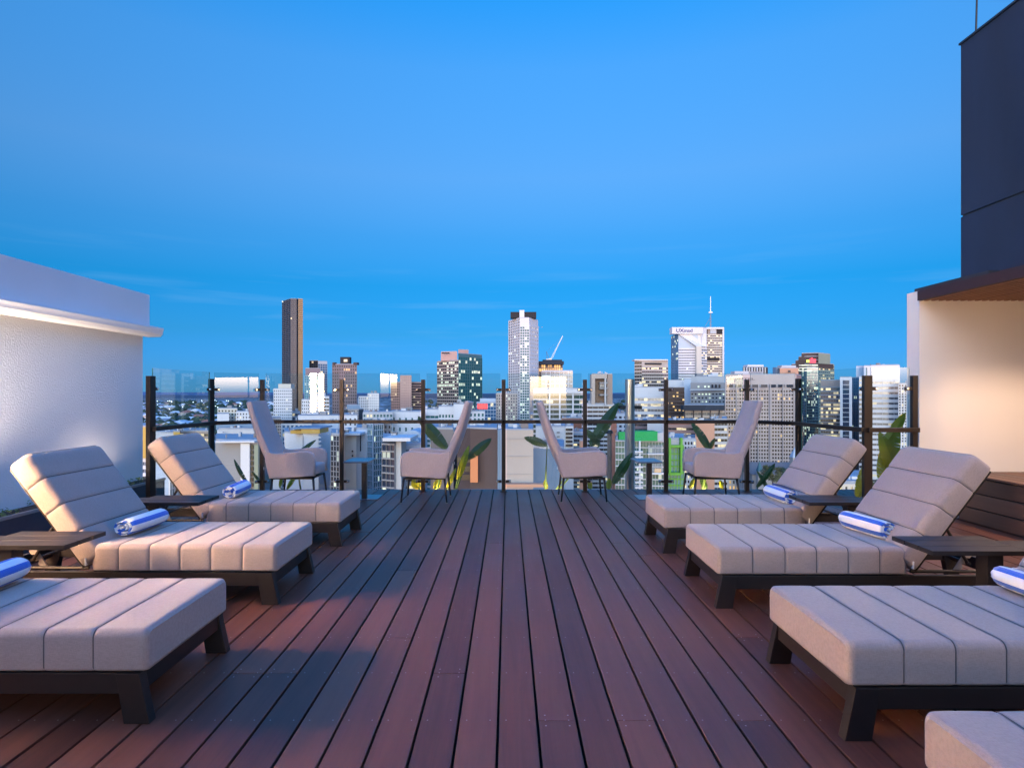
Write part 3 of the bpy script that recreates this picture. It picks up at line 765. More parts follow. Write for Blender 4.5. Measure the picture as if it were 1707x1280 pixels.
plant((1168, 9.5), [(1185, 752, 1152, 703, .1, .09, 0), (1180, 752, 1192, 730, 0, .05, 0), (1178, 816, 1168, 795, 0, .07, 0), (1150, 815, 1158, 796, 0, .05, 1), (1205, 815, 1200, 800, 0, .05, 1)], "leaf plant behind the far right armchair")
plant((1275, 9.45), [(1262, 812, 1292, 772, 0, .06, 0), (1280, 815, 1262, 785, 0, .05, 0)], "plant with narrow leaves behind the far right lounger towel")
plant((1482, 7.6), [(1470, 800, 1497, 708, .1, .16, 1), (1490, 790, 1466, 720, 0, .13, 1), (1475, 740, 1510, 688, .1, .09, 1), (1430, 830, 1444, 770, .0, .10, 1)], "golden lit broad leaves behind the right fence return")
for k, (x, y) in enumerate(((-1.15, 9.35), (.62, 9.35), (3.0, 9.35), (4.55, 7.45))):
    z = -.36 if y > 9 else -.12
    o = thing("garden_uplight", ["spike uplight in the trough left of centre", "spike uplight in the trough right of centre", "spike uplight in the trough behind the far right armchair", "spike uplight in the corner trough"][k], "lamp", (x, y, z), 0, "hidden plant uplights")
    m = MB(); m.tube([(0, 0, 0), (0, 0, .05)], [.03, .035], 10); m.build("housing", DARKM, o)
    L_ = bpy.data.lights.new("uplight", 'SPOT'); L_.energy = 42 if y > 9 else 50; L_.color = (1, .78, .30); L_.spot_size = R(120); L_.shadow_soft_size = .03
    lo = bpy.data.objects.new("lamp", L_); COL.objects.link(lo); lo.parent = o; lo.location = (0, 0, .06); lo.rotation_euler = (R(180), 0, 0)

# steel flue beyond the fence
FLUE = mat("galvanised_flue_steel", (.62, .58, .54), .28, .9, noise=.35, nscale=5, stretch=(1, 1, .3))
fl = thing("steel_flue", "tall round steel flue pipe rising behind the fence", "chimney", (PX(1050, 11.5), 11.5, -3))
m = MB(); m.tube([(0, 0, 0), (0, 0, 3 + PZ(632, 11.5))], .088, 24); m.build("pipe", FLUE, fl, smooth=False)
for z in (PZ(682, 11.5), PZ(745, 11.5), PZ(640, 11.5)):
    m = MB(); m.tube([(0, 0, 3 + z - .02), (0, 0, 3 + z + .02)], .096, 24); m.build("collar", FLUE, fl)
m = MB(); m.box(-.22, .22, -.03, .03, 3 + PZ(679, 11.5) - .03, 3 + PZ(679, 11.5) + .03); m.build("bracket", DARKM, fl)
fl2 = thing("rusty_vent_pipe", "thin rusty brown vent pipe left of the steel flue", "pipe", (PX(1016, 11.8), 11.8, -3))
m = MB(); m.tube([(0, 0, 0), (0, 0, 3 + PZ(722, 11.8))], .042, 16); m.build("pipe", mat("rusty_pipe", (.35, .20, .13), .7, noise=.4), fl2)
m = MB(); m.tube([(0, 0, 3 + PZ(722, 11.8)), (0, 0, 3 + PZ(717, 11.8))], [.07, .05], 16); m.build("cap", DARKM, fl2)

# ------------------------------------------------------------------ city
GZ = -60.0
def gm(name, col, rough=.12, spec=.42): return mat(name, col, rough, spec=spec, noise=.25, nscale=.08)
G = dict(navy=gm("navy_tower_glass", (.015, .028, .055)), teal=gm("teal_tower_glass", (.02, .11, .115)), blue=gm("blue_tower_glass", (.03, .10, .20)),
         dark=gm("dark_tower_glass", (.018, .020, .026)), brown=gm("bronze_tower_glass", (.04, .025, .018)), green=gm("green_black_glass", (.012, .045, .035)),
         aqua=gm("aqua_glass", (.06, .24, .25)), grey=gm("grey_window_glass", (.08, .09, .11)), gold=mat("sunset_reflection_glass", (.30, .17, .07), .35))  # gold entry: mirrored sunset put into the glass colour
LIT = dict(w=mat("lit_window_warm", (.3, .25, .2), .4, emit=(1, .72, .36), es=.75, vary=3.1), c=mat("lit_window_cool", (.3, .3, .28), .4, emit=(.92, 1, .72), es=.62, vary=3.1),
           o=mat("lit_window_amber", (.3, .2, .1), .4, emit=(1, .52, .16), es=.8, vary=3.1))
def wm(name, c, n=.12, rough=.8): return mat(name, [v * (.78 if min(c) > .48 else .72) for v in c], rough, noise=n, nscale=.07, stretch=(1, 1, .35))
WL = dict(white=wm("white_facade", (.72, .71, .72)), cream=wm("cream_facade", (.68, .62, .52)), pink=wm("pink_brown_facade", (.46, .27, .22)),
          pinklt=wm("pink_facade", (.60, .37, .31)), beige=wm("beige_concrete", (.52, .45, .40)), sof=wm("pinkish_precast", (.60, .50, .46)),
          brown=wm("dark_brown_facade", (.075, .05, .042)), mauve=wm("mauve_frame_facade", (.25, .19, .20)), grey=wm("grey_concrete", (.34, .33, .34)), greyl=wm("light_grey_facade", (.52, .53, .55)),
          lblue=wm("pale_blue_facade", (.50, .58, .68)), blueg=wm("blue_grey_wall", (.20, .30, .42)), navy=wm("navy_cladding", (.02, .03, .05)), tan=wm("tan_concrete", (.40, .31, .26)),
          yellow=wm("yellow_facade", (.62, .40, .09)), salmon=wm("salmon_facade", (.66, .35, .22)), redbr=wm("red_brick_facade", (.30, .12, .08)), green=wm("bright_green_panel", (.02, .42, .10)),
          lime=wm("lime_green_panel", (.18, .50, .05)), taupe=wm("taupe_wall", (.25, .21, .20)), dkbr=wm("dark_brown_brick", (.105, .068, .062)), orange=wm("orange_panel", (.80, .30, .12)),
          black=wm("black_cladding", (.018, .016, .02)), teal=wm("teal_wall", (.10, .22, .24)), sgreen=wm("sage_stone", (.33, .36, .26)), steelw=wm("steel_frame_white", (.62, .64, .70)))
ROOF = mat("flat_city_roof", (.30, .31, .34), .9, noise=.3, nscale=.2)
nb = [0]
def face_parts(A, B, z0, z1, st, acc, Y):
    """add one facade between plan points A and B; acc: dict of MB collectors"""
    A = Vector((A[0], A[1], 0)); B = Vector((B[0], B[1], 0)); d = B - A; L = d.length; d.normalize(); n = Vector((d.y, -d.x, 0))
    k = st.get("k", "grid"); fh = st.get("fh", 5) * Y / F; nc = st.get("nc", 8); wf = st.get("wf", .6); hf = st.get("hf", .6)
    if k == "band": wf = st.get("wf", .97)
    if k == "curtain": wf = st.get("wf", .90); hf = st.get("hf", .84)
    zt = z1 - st.get("top", 0) * Y / F; nf = max(1, int((zt - z0) / fh)); pr = st.get("pr", .45); rnd = st.get("rnd")
    fac, g, lt = acc["wall"], acc["glass"], acc["lit"]
    def q(a, b, za, zb, off):
        p = [A + d * a + n * off, A + d * b + n * off]
        return [(p[0].x, p[0].y, za), (p[1].x, p[1].y, za), (p[1].x, p[1].y, zb), (p[0].x, p[0].y, zb)]
    def bar(mb, a, b, za, zb, o0, o1):
        p0, p1, p2, p3 = A + d * a + n * o1, A + d * b + n * o1, A + d * b + n * o0, A + d * a + n * o0
        mb.hexa([(p.x, p.y, za) for p in (p0, p1, p2, p3)] + [(p.x, p.y, zb) for p in (p0, p1, p2, p3)])
    if k == "blank": return
    cw = L / nc; pw = cw * (1 - wf); litf = st.get("lit", .12); wpx, hpx = cw * wf * F / Y * st.get("fore", 1), fh * hf * F / Y
    zlow = max(z0, PZ(840, Y)); 
    for r in range(nf):
        zb = zt - (r + 1) * fh; zt_ = zt - r * fh
        if zt_ < zlow: break
        sp = fh * (1 - hf)
        bar(fac, -.02, L + .02, zt_ - sp, zt_ - .001, 0, pr)
        rowf = random.choice((.25, .5, .8, 1.2, 1.6, 2.4))
        for c in range(nc):
            xa, xb = c * cw + pw / 2, (c + 1) * cw - pw / 2
            islit = random.random() < rowf * litf * (st.get("litr", lambda r, nf: 1)(r, nf))
            if wpx >= 10 and hpx >= 10:
                m = MB(); m.face(q(xa, xb, zb, zt_ - sp, .06)); acc["big"].append((m, islit))
            else: (lt if islit else g).face(q(xa, xb, zb, zt_ - sp, .06))
    zend = max(zlow - fh, zt - nf * fh)
    bar(fac, 0, L, zend - .5, zend, 0, pr)
    if pw > .02 and k != "bandonly":
        for c in range(nc + 1):
            xa = max(0, c * cw - pw / 2); xb = min(L, c * cw + pw / 2)
            bar(fac, xa, xb, zend, zt, 0, pr - .03 if k != "curtain" else pr + .05)
def building(name, label, cat, blocks, group=None, extra=None):
    """blocks: dict(v=[(px,Y)..], y=top, w=wall key, g=glass, l=lit, f=[style..], zb, d=depth)"""
    b0 = blocks[0]["v"][0]
    root = thing(name, label, cat, (PX(b0[0], b0[1]), b0[1], GZ), 0, group); off = Vector(root.location)
    for b in blocks:
        v = [(PX(p, Y), Y) for p, Y in b["v"]]; Yr = min(Y for _, Y in b["v"]); z1 = PZ(b["y"], b.get("yr", Yr)); z0 = PZ(b["yb"], Yr) if "yb" in b else GZ
        d_ = b.get("d", 22); e0, e1 = v[0], v[-1]
        back = [(e1[0] * (e1[1] + d_) / e1[1], e1[1] + d_), (e0[0] * (e0[1] + d_) / e0[1], e0[1] + d_)]
        poly = v + back
        core = MB(); core.prism([(x - off.x, y - off.y) for x, y in poly], z0 - off.z, z1 - off.z)
        core.build("wall", WL[b["w"]], root)
        # roof slab with upstand
        cx = sum(p[0] for p in poly) / len(poly); cy = sum(p[1] for p in poly) / len(poly)
        rf = MB(); ins = [(cx + (x - cx) * .965 - off.x, cy + (y - cy) * .965 - off.y) for x, y in poly]
        rf.prism(ins, z1 - off.z, z1 - off.z + b.get("up", .6)); rf.build("roof", ROOF if not b.get("rw") else WL[b["rw"]], root)
        acc = dict(wall=MB(), glass=MB(), lit=MB(), big=[])
        for (pa, pb), st in zip(zip(v, v[1:]), b.get("f", [])):
            if st: face_parts((pa[0] - off.x, pa[1] - off.y), (pb[0] - off.x, pb[1] - off.y), z0 - off.z, z1 - off.z, st, AccShift(acc, off), (pa[1] + pb[1]) / 2)
        if acc["wall"].v: acc["wall"].build("facade_frame", WL[b.get("fw", b["w"])], root, fix=False)
        if acc["glass"].v: acc["glass"].build("window", G[b.get("g", "dark")], root, kind="stuff", fix=False)
        if acc["lit"].v: acc["lit"].build("lit_window", LIT[b.get("l", "w")], root, kind="stuff", fix=False)
        for m, il in acc["big"]: m.build("window", LIT[b.get("l", "w")] if il else G[b.get("g", "dark")], root, fix=False)
        if Yr < 360 and "yb" not in b:      # vents, ducts and units on the nearer roofs
            xs = [p[0] for p in v]; w0, w1 = min(xs), max(xs); yv = max(p[1] for p in v)
            for q in range(6):
                ux = random.uniform(.5, 1.6); uy = random.uniform(.5, 1.5); uz = random.uniform(.35, 1.3); xa = random.uniform(w0 + 1, max(w0 + 1.1, w1 - 2)); ya = yv + random.uniform(1, 9)
                m = MB(); zr = z1 - off.z + b.get("up", .6)
                if q % 3 == 2: m.tube([(xa - off.x, ya - off.y, zr - .2), (xa - off.x, ya - off.y, zr + uz * 1.3)], .18, 8)
                else: m.box(xa - off.x, xa + ux - off.x, ya - off.y, ya + uy - off.y, zr - .3, zr + uz)
                m.build("roof_vent" if q % 3 == 2 else "roof_unit", WL[random.choice(("greyl", "grey", "white", "taupe"))], root)
        for q in range(b.get("plant", 0)):
            t = random.uniform(.15, .7); wd = random.uniform(.1, .25); i = random.randrange(len(v) - 1)
            xa = v[i][0] + (v[i + 1][0] - v[i][0]) * t; ya = v[i][1] + 4 + random.uniform(0, 4); L = abs(v[i + 1][0] - v[i][0]) * wd
            m = MB(); m.box(xa - off.x, xa + L - off.x, ya - off.y, ya + L * .8 - off.y, z1 - off.z + .6, z1 - off.z + .6 + random.uniform(1.2, 3.0) * Yr / 500)
            m.build("plant_room", WL[random.choice(("greyl", "grey", "white"))], root)
    if extra: extra(root, off)
    return root
class AccShift(dict):
    def __init__(s, acc, off): dict.__init__(s, acc)
def S_(k="grid", **kw): kw["k"] = k; return kw
# NB: face_parts works in the building's local frame (z measured from the ground), so PZ limits are shifted there
_face = face_parts
def face_parts(A, B, z0, z1, st, acc, Y):
    global PZ
    old = PZ
    PZ = lambda py, y: old(py, y) - GZ
    try: _face(A, B, z0, z1, st, acc, Y)
    finally: PZ = old
def boxpart(root, off, name, x0, x1, yt, yb, Y, matl, d=4.0, proud=0.0):
    m = MB(); Yf = Y - proud
    m.box(PX(x0, Yf) - off.x, PX(x1, Yf) - off.x, Yf - off.y, Yf + d - off.y, PZ(yb, Yf) - off.z, PZ(yt, Yf) - off.z)
    return m.build(name, matl, root)
def textpart(root, off, s, x0, y0, h, Y, matl, name="sign_letters", wpx=None):
    cu = bpy.data.curves.new(name, 'FONT'); cu.body = s; cu.size = 1.38 * h * Y / F; cu.extrude = .08; cu.offset = .014 * cu.size; cu.materials.append(matl)
    o = bpy.data.objects.new(name, cu); COL.objects.link(o); o.parent = root
    p = P(x0, y0, Y) - off; o.location = p; o.rotation_euler = (R(90), 0, 0)
    if wpx:
        bpy.context.view_layer.update(); wd = o.dimensions.x
        if wd > 1e-6: o.scale.x = (wpx * Y / F) / wd
    bpy.context.view_layer.update(); me = bpy.data.meshes.new_from_object(o.evaluated_get(bpy.context.evaluated_depsgraph_get()))
    n_ = bpy.data.objects.new(name, me); n_.parent = root; n_.location = o.location; n_.rotation_euler = o.rotation_euler; n_.scale = o.scale
    COL.objects.link(n_); bpy.data.objects.remove(o); n_["kind"] = "stuff"
    return n_
B = building
WL['slate'] = wm('slate_floor_band', (.10, .11, .14))
G['navyd'] = gm('deep_navy_tower_glass', (.010, .016, .032), .2, .35)
WL['sunset_gold'] = wm('sunset_reflection_cladding', (.60, .42, .24))  # sunset reflection on the right facet, painted as cladding colour
# ---- skyline, left to right
def ex(root, off):
    boxpart(root, off, "crown_tip", 470.0, 473.5, 501.5, 504, 903, LIT["c"], 1.0)
B("skyscraper", "tall dark glass skyscraper with white floor bands and sunset-gold right edge", "skyscraper",
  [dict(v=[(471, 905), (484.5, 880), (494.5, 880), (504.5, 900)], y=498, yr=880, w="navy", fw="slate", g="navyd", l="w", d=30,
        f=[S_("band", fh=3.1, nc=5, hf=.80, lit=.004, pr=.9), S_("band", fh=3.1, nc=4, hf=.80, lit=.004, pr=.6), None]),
   dict(v=[(497, 879.5), (504.7, 884)], y=498, yr=880, w="tan", fw="sunset_gold", g="gold", l="o", d=3, f=[S_("band", fh=3.1, nc=5, hf=.62, lit=.0, pr=.5)])], extra=ex)
def ex(root, off): boxpart(root, off, "crown", 464, 485, 640, 648, 705, WL["cream"], 12)
B("hotel_tower", "slim white hotel tower with small window grid and cream crown", "tower",
  [dict(v=[(456, 700), (487, 700)], y=648, w="white", g="grey", f=[S_(fh=5.0, nc=9, wf=.5, hf=.5, lit=.05)])], extra=ex)
B("office_tower", "teal glass tower with mauve top storey right of the skyscraper", "tower",
  [dict(v=[(508, 822), (514, 815), (533, 820)], y=626, w="teal", fw="lblue", g="aqua", l="c", f=[S_("curtain", fh=4, nc=2), S_("curtain", fh=4, nc=5, lit=.08)]),
   dict(v=[(509, 826), (533.5, 824)], y=614, yb=626, w="mauve", f=[None])])
B("office_tower", "black glass twin-topped tower behind the teal tower", "tower",
  [dict(v=[(516, 900), (530, 892)], y=601, w="navy", g="dark", f=[S_("curtain", fh=4, nc=4, lit=.02)]),
   dict(v=[(530, 892), (545.5, 900)], y=602, w="greyl", g="blue", f=[S_("curtain", fh=4, nc=4, top=4, lit=.04)])])
def ex(root, off):
    boxpart(root, off, "lift_room", 567, 582.5, 595, 608, 786, WL["black"], 10)
    for a, b in ((554, 558), (589, 595.5)): boxpart(root, off, "corner_fin", a, b, 604, 608, 781, WL["brown"], 10)
    boxpart(root, off, "roof_light", 573, 579, 599, 603, 785.9, LIT["w"], .3)
B("apartment_tower", "dark brown apartment tower with a pale window grid and roof box", "tower",
  [dict(v=[(554, 785), (565, 780), (595, 783)], y=607, yr=780, w="brown", fw="mauve", g="dark", l="o", f=[S_(fh=5.4, nc=3, wf=.62, hf=.62, lit=.03), S_(fh=5.4, nc=8, wf=.6, hf=.66, lit=.05)])], extra=ex)
B("apartment_block", "stepped white apartment block with balconies below the teal tower", "apartments",
  [dict(v=[(503, 570), (519, 570)], y=666, w="white", g="dark", f=[S_(fh=5.6, nc=5, wf=.5, hf=.5, lit=.03)], plant=1),
   dict(v=[(518, 560), (531, 560)], y=657, w="white", g="grey", f=[S_(fh=6, nc=3, wf=.45, hf=.4)]),
   dict(v=[(531, 566), (549, 566)], y=661, w="white", g="dark", f=[S_("band", fh=6, nc=4, hf=.5, lit=.08)], plant=1),
   dict(v=[(497, 520), (566, 520)], y=693, w="white", g="grey", f=[None], plant=3)])
B("drum_hall", "low dark round-roofed hall between the white towers", "hall",
  [dict(v=[(573, 505), (580, 500), (598, 500), (606, 505)], y=683, w="navy", fw="grey", g="dark", f=[None, S_("band", fh=4, nc=6, hf=.6), None], rw="grey"),
   dict(v=[(578, 508), (600, 508)], y=676, yb=684, w="blueg", f=[None])])
B("apartment_tower", "slim twin white apartment tower with vertical window strips", "tower",
  [dict(v=[(598, 655), (614, 650)], y=661, w="white", g="dark", f=[S_(fh=4.5, nc=5, wf=.5, hf=.62, lit=.02)]),
   dict(v=[(613, 640), (632, 640)], y=656, w="white", g="grey", f=[S_(fh=4.5, nc=6, wf=.42, hf=.55, lit=.03)], plant=2)])
B("apartment_tower", "pink brown tower with a taller plain centre slab", "tower",
  [dict(v=[(652, 812), (668, 808)], y=637, w="pink", g="dark", l="w", f=[S_(fh=4.3, nc=5, wf=.6, hf=.55, lit=.06)]),
   dict(v=[(667, 800), (686, 800)], y=626, w="pinklt", g="brown", f=[S_(fh=4.3, nc=6, wf=.22, hf=.4, lit=.02)]),
   dict(v=[(685, 808), (702, 812)], y=637, w="pink", g="dark", l="w", f=[S_("band", fh=4.3, nc=5, hf=.55, lit=.08)])])
def ex(root, off):
    boxpart(root, off, "vent_grille", 736, 749, 587.5, 589.5, 700, WL["black"], .3, .3)
B("office_tower", "green glass office tower with many lit floors and a pink crown", "office",
  [dict(v=[(729, 722), (765, 690)], y=600, yr=690, w="grey", fw="tan", g="dark", l="c", f=[S_("band", fh=5.3, nc=11, hf=.52, lit=.24)]),
   dict(v=[(764, 690), (803.5, 722)], y=589, yr=690, w="teal", fw="teal", g="teal", l="c", f=[S_("curtain", fh=5.3, nc=11, top=5, lit=.18)]),
   dict(v=[(735, 708), (762, 700)], y=586, yb=601, w="pinklt", f=[None]),
   dict(v=[(764, 700), (781, 706)], y=583, yb=590, w="pinklt", f=[None])], extra=ex)
def ex(root, off):
    boxpart(root, off, "red_sign", 796, 812.5, 673, 681.5, 498.9, mat("red_lit_sign", (.5, .02, .02), .4, emit=(1, .05, .06), es=1.1), .5)
    boxpart(root, off, "roof_louvres", 800, 826, 664, 671, 506, WL["lblue"], 8)
B("office_block", "blue glass office block with a red lit sign", "office",
  [dict(v=[(794, 500), (832, 500)], y=671, w="blueg", fw="lblue", g="blue", l="w", f=[S_("curtain", fh=6, nc=8, lit=.12)])], extra=ex)
B("apartment_block", "pale concrete apartment block at the foot of the white tower", "apartments",
  [dict(v=[(827, 425), (863, 420)], y=656, w="beige", g="grey", l="c", f=[S_(fh=5, nc=9, wf=.55, hf=.55, lit=.10)], plant=2)])
def ex(root, off):
    boxpart(root, off, "crown_core", 866, 874, 517, 531, 596, WL["white"], 8)
    for a, b, t in ((851, 866, 520), (874, 894, 520)): boxpart(root, off, "dark_crown", a, b, t, 530, 598, WL["black"], 10)
    for a, t, bt in ((884, 575, 578), (890, 573, 576)): boxpart(root, off, "antenna_arm", a + 12, a + 15, 545, 545.6, 600, WL["grey"], .3)
B("residential_tower", "tall white residential tower with dark crown near the centre", "tower",
  [dict(v=[(848, 618), (867, 592)], y=530, yr=592, w="white", fw="white", g="navy", l="c", d=20, f=[S_(fh=4.4, nc=6, wf=.6, hf=.70, lit=.05)]),
   dict(v=[(867, 592), (882, 592)], y=529.8, w="white", fw="white", g="teal", l="c", f=[S_("curtain", fh=4.4, nc=4, top=14, wf=.8, hf=.72, lit=.16)]),
   dict(v=[(882, 592), (897, 612)], y=530.2, yr=592, w="white", g="dark", f=[S_(fh=6.5, nc=5, wf=.34, hf=.34, top=10, lit=.03)])], extra=ex)
def ex(root, off):
    boxpart(root, off, "dark_canopy", 893, 940, 602, 607.5, 628, WL["navy"], 14)
    boxpart(root, off, "roof_deck", 905, 937, 599.5, 602, 634, WL["navy"], 8)
B("office_tower", "unfinished office with amber lit top floors under a crane", "office",
  [dict(v=[(895, 640), (938, 640)], y=607, w="tan", fw="tan", g="brown", l="o", f=[S_("curtain", fh=6, nc=12, wf=.7, lit=.75, litr=lambda r, nf: 1 if r < 3 else .1)]),
   dict(v=[(903, 565), (955, 560)], y=618, w="steelw", fw="white", g="grey", l="c", f=[S_("curtain", fh=7, nc=7, lit=.12)]),
   dict(v=[(887, 645), (897, 640)], y=607, w="lblue", g="blue", f=[S_("curtain", fh=5, nc=3)])], extra=ex)
cr = thing("tower_crane", "white luffing crane jib above the unfinished office roof", "crane", tuple(P(917, 601, 640)))
co = Vector(cr.location); CRM = mat("crane_white_steel", (.75, .75, .80), .5)
m = MB(); m.box(-1.4, 1.4, -1, 1, 0, 2.2); m.box(-4.2, -1.4, -1, 1, .5, 1.6); m.build("slewing_cab", CRM, cr)
a = P(919, 598, 640) - co; b = P(938, 560, 640) - co; m = MB()
for dx, dz in ((-.6, .25), (.6, -.25)): m.tube([a + Vector((dx, 0, dz)), b + Vector((dx * .3, 0, dz * .3))], .22, 6)
for t in range(12):
    p0 = a.lerp(b, t / 12); p1 = a.lerp(b, (t + 1) / 12); s = 1 if t % 2 else -1; m.tube([p0 + Vector((.5 * s, 0, -.2 * s)), p1 - Vector((.5 * s, 0, -.2 * s))], .12, 5)
m.build("jib", CRM, cr)
m = MB(); c1 = P(911, 586, 640) - co; m.tube([P(916, 599, 640) - co, c1], .28, 6); m.tube([P(911, 599, 640) - co, c1], .2, 6); m.build("a_frame", WL["blueg"], cr)
m = MB(); m.tube([c1, P(926, 572, 640) - co, b], .06, 4); m.tube([b, P(938.5, 574, 640) - co], .05, 4); m.build("cable", WL["grey"], cr)
def ex(root, off):
    for x in (915, 932, 954): boxpart(root, off, "white_pier", x, x + 2.5, 655, 704, 379, WL["white"], 1.0)
    boxpart(root, off, "white_parapet", 889, 977, 648, 655.5, 379, WL["white"], 1.2)
B("office_block", "wide office block with white piers and dark green glass", "office",
  [dict(v=[(889, 382), (977, 380)], y=648, w="greyl", fw="greyl", g="green", l="w", f=[S_("band", fh=8.2, nc=8, hf=.66, top=8, lit=.10)])], extra=ex)
def ex(root, off):
    boxpart(root, off, "side_pier", 986, 992, 624, 690, 298, WL["beige"], 6); boxpart(root, off, "top_lintel", 992, 1013, 624, 631, 298, WL["beige"], 6)
    boxpart(root, off, "side_pier", 1012, 1021, 624, 690, 298, WL["tan"], 6)
    for z in (637, 646, 657): boxpart(root, off, "service_deck", 1000, 1013.5, z, z + 2.5, 297, WL["grey"], 5)
    boxpart(root, off, "service_tank", 1000, 1007, 639, 645, 299, WL["greyl"], 3); boxpart(root, off, "duct", 1008, 1010.5, 631, 676, 296, WL["greyl"], 1)
B("service_core_tower", "tan concrete service tower with open plant decks", "tower",
  [dict(v=[(986, 305), (1021, 305)], y=624.5, w="tan", f=[None], d=10), dict(v=[(970, 298), (1024, 298)], y=674, w="greyl", g="dark", f=[S_("band", fh=7, nc=6, hf=.5)])], extra=ex)
def ex(root, off): boxpart(root, off, "louvre_band", 1075, 1103, 604.8, 607.5, 619.5, WL["black"], .5, .3); boxpart(root, off, "white_coping", 1058, 1113.5, 599, 601, 619, WL["white"], 14)
B("office_tower", "dark banded office tower with scattered lit windows and white coping", "office",
  [dict(v=[(1058, 625), (1070, 620), (1113.5, 622)], y=601, yr=620, w="beige", fw="beige", g="dark", l="w", f=[S_("band", fh=5.6, nc=3, hf=.6, lit=.1), S_("band", fh=5.6, nc=14, hf=.52, top=9, lit=.22)])], extra=ex)
B("office_block", "white office with wide lit ribbon windows in front of the banded tower", "office",
  [dict(v=[(1052, 455), (1107, 450)], y=646, w="white", fw="white", g="grey", l="w", f=[S_("band", fh=9, nc=10, hf=.48, top=13, lit=.30, wf=.94)], plant=3)])
# the two-part white tower with the spire
def ex(root, off):
    # folded facet over the windows
    Y = 759.0
    m = MB(); pts = [P(1131, 556, Y), P(1177.5, 556, Y), P(1177.5, 578, Y - 2), P(1161, 577, Y - 6), P(1131, 557, Y - .5)]
    m.face([p - off for p in pts]); pb = [p + Vector((0, 3, 0)) for p in pts]
    for k in range(5): m.face([pts[k] - off, pb[k] - off, pb[(k + 1) % 5] - off, pts[(k + 1) % 5] - off])
    m.build("folded_facet", WL["white"], root)
    boxpart(root, off, "white_fin", 1161, 1169.5, 577, 652, 753, WL["cream"], 5)
    boxpart(root, off, "crown_band", 1120.5, 1172, 545.5, 556.5, 756, WL["white"], 12)
    textpart(root, off, "UXmsd", 1127, 553.7, 6.0, 755.7, mat("navy_sign_letters", (.015, .02, .16), .5), wpx=27)
    for a, b in ((1175, 1179.5), (1195, 1204.5)): boxpart(root, off, "louvre_panel", a, b, 548.5, 557, 788.6, WL["black"], .5, .3)
    boxpart(root, off, "white_coping", 1178, 1207, 545.5, 548.5, 787, WL["white"], 12); boxpart(root, off, "edge_fin", 1204.5, 1207, 548, 650, 788, WL["white"], 3)
    boxpart(root, off, "dark_storey", 1178, 1199, 596, 601, 788.5, WL["black"], 1, .4)
    boxpart(root, off, "roof_box", 1184, 1194, 548.5, 556, 788.4, WL["greyl"], 3)
    m = MB(); m.tube([P(1184.5, 546, 792) - off, P(1184.5, 521, 792) - off], [.9, .7], 6)
    for k in range(5): m.tube([P(1182 + .3 * k, 545 - 5 * k, 792) - off, P(1187 - .3 * k, 541 - 5 * k, 792) - off], .3, 4)
    m.tube([P(1175, 545, 792) - off, P(1183, 531, 792) - off], .3, 4); m.build("mast_base", WL["blueg"], root)
    m = MB(); m.tube([P(1184.5, 521, 792) - off, P(1184.5, 494, 792) - off], [.55, .45], 6); m.tube([P(1184.5, 522, 792) - off, P(1184.5, 520, 792) - off], [2.6, 2.6], 10); m.build("spire", CRM, root)
B("office_tower", "tall white faceted tower with navy lettering and a roof spire", "skyscraper",
  [dict(v=[(1119, 800), (1131, 760)], y=556, yr=760, w="blueg", fw="blueg", g="blue", l="c", f=[S_("curtain", fh=4.2, nc=6, lit=.12)]),
   dict(v=[(1131, 760), (1163, 758)], y=546, w="lblue", fw="white", g="grey", l="c", f=[S_("band", fh=4.4, nc=12, hf=.38, top=34, lit=.04)]),
   dict(v=[(1169, 757), (1178, 762)], y=546, w="white", g="grey", f=[S_("band", fh=4.4, nc=3, hf=.45, top=34)]),
   dict(v=[(1177, 789), (1207, 790)], y=547, w="tan", fw="cream", g="brown", l="w", f=[S_("band", fh=3.9, nc=9, hf=.48, top=10, lit=.12)])], extra=ex)
B("office_block", "dark brown office with amber window slits beside the fence post", "office",
  [dict(v=[(1112, 425), (1141, 420)], y=646, w="brown", fw="brown", g="brown", l="o", f=[S_("band", fh=5.8, nc=9, hf=.45, top=4, lit=.22)])])
B("office_block", "plain pale blue slab block behind the brown office", "office",
  [dict(v=[(1114, 600), (1141, 600)], y=634, w="white", f=[None]), dict(v=[(1140.5, 560), (1152, 560)], y=632, w="lblue", f=[None]), dict(v=[(1152, 640), (1208, 640)], y=628, w="greyl", f=[None], plant=3)])
def ex(root, off):
    boxpart(root, off, "cornice", 1150, 1209, 648.5, 650.5, 518.6, WL["greyl"], 2)
    for x in (1186, 1192, 1198): boxpart(root, off, "frieze_window", x, x + 3, 641, 646.5, 519.4, G["dark"], .3, .3)
    for x in (1163, 1174, 1180): boxpart(root, off, "frieze_lamp", x, x + 3, 643, 646, 519.4, LIT["c"], .3, .3)
B("civic_building", "grey stone block with small lit windows and a plain frieze", "building",
  [dict(v=[(1151, 525), (1209, 520)], y=638, w="grey", fw="grey", g="dark", l="c", f=[S_(fh=6.2, nc=10, wf=.5, hf=.42, top=14, lit=.33)])], extra=ex)
def ex(root, off):
    boxpart(root, off, "dark_roof_edge", 1139, 1208, 675.5, 684, 377, WL["navy"], 6)
    for x in (1141, 1156, 1170, 1184, 1199): boxpart(root, off, "column", x, x + 1.2, 684, 700, 378, WL["brown"], 1)
B("terrace_building", "low building with dark flat roof edge and slender columns", "building",
  [dict(v=[(1140, 382), (1208, 380)], y=676, w="greyl", fw="beige", g="grey", l="w", f=[S_("band", fh=8, nc=9, hf=.5, top=8, lit=.1)])], extra=ex)
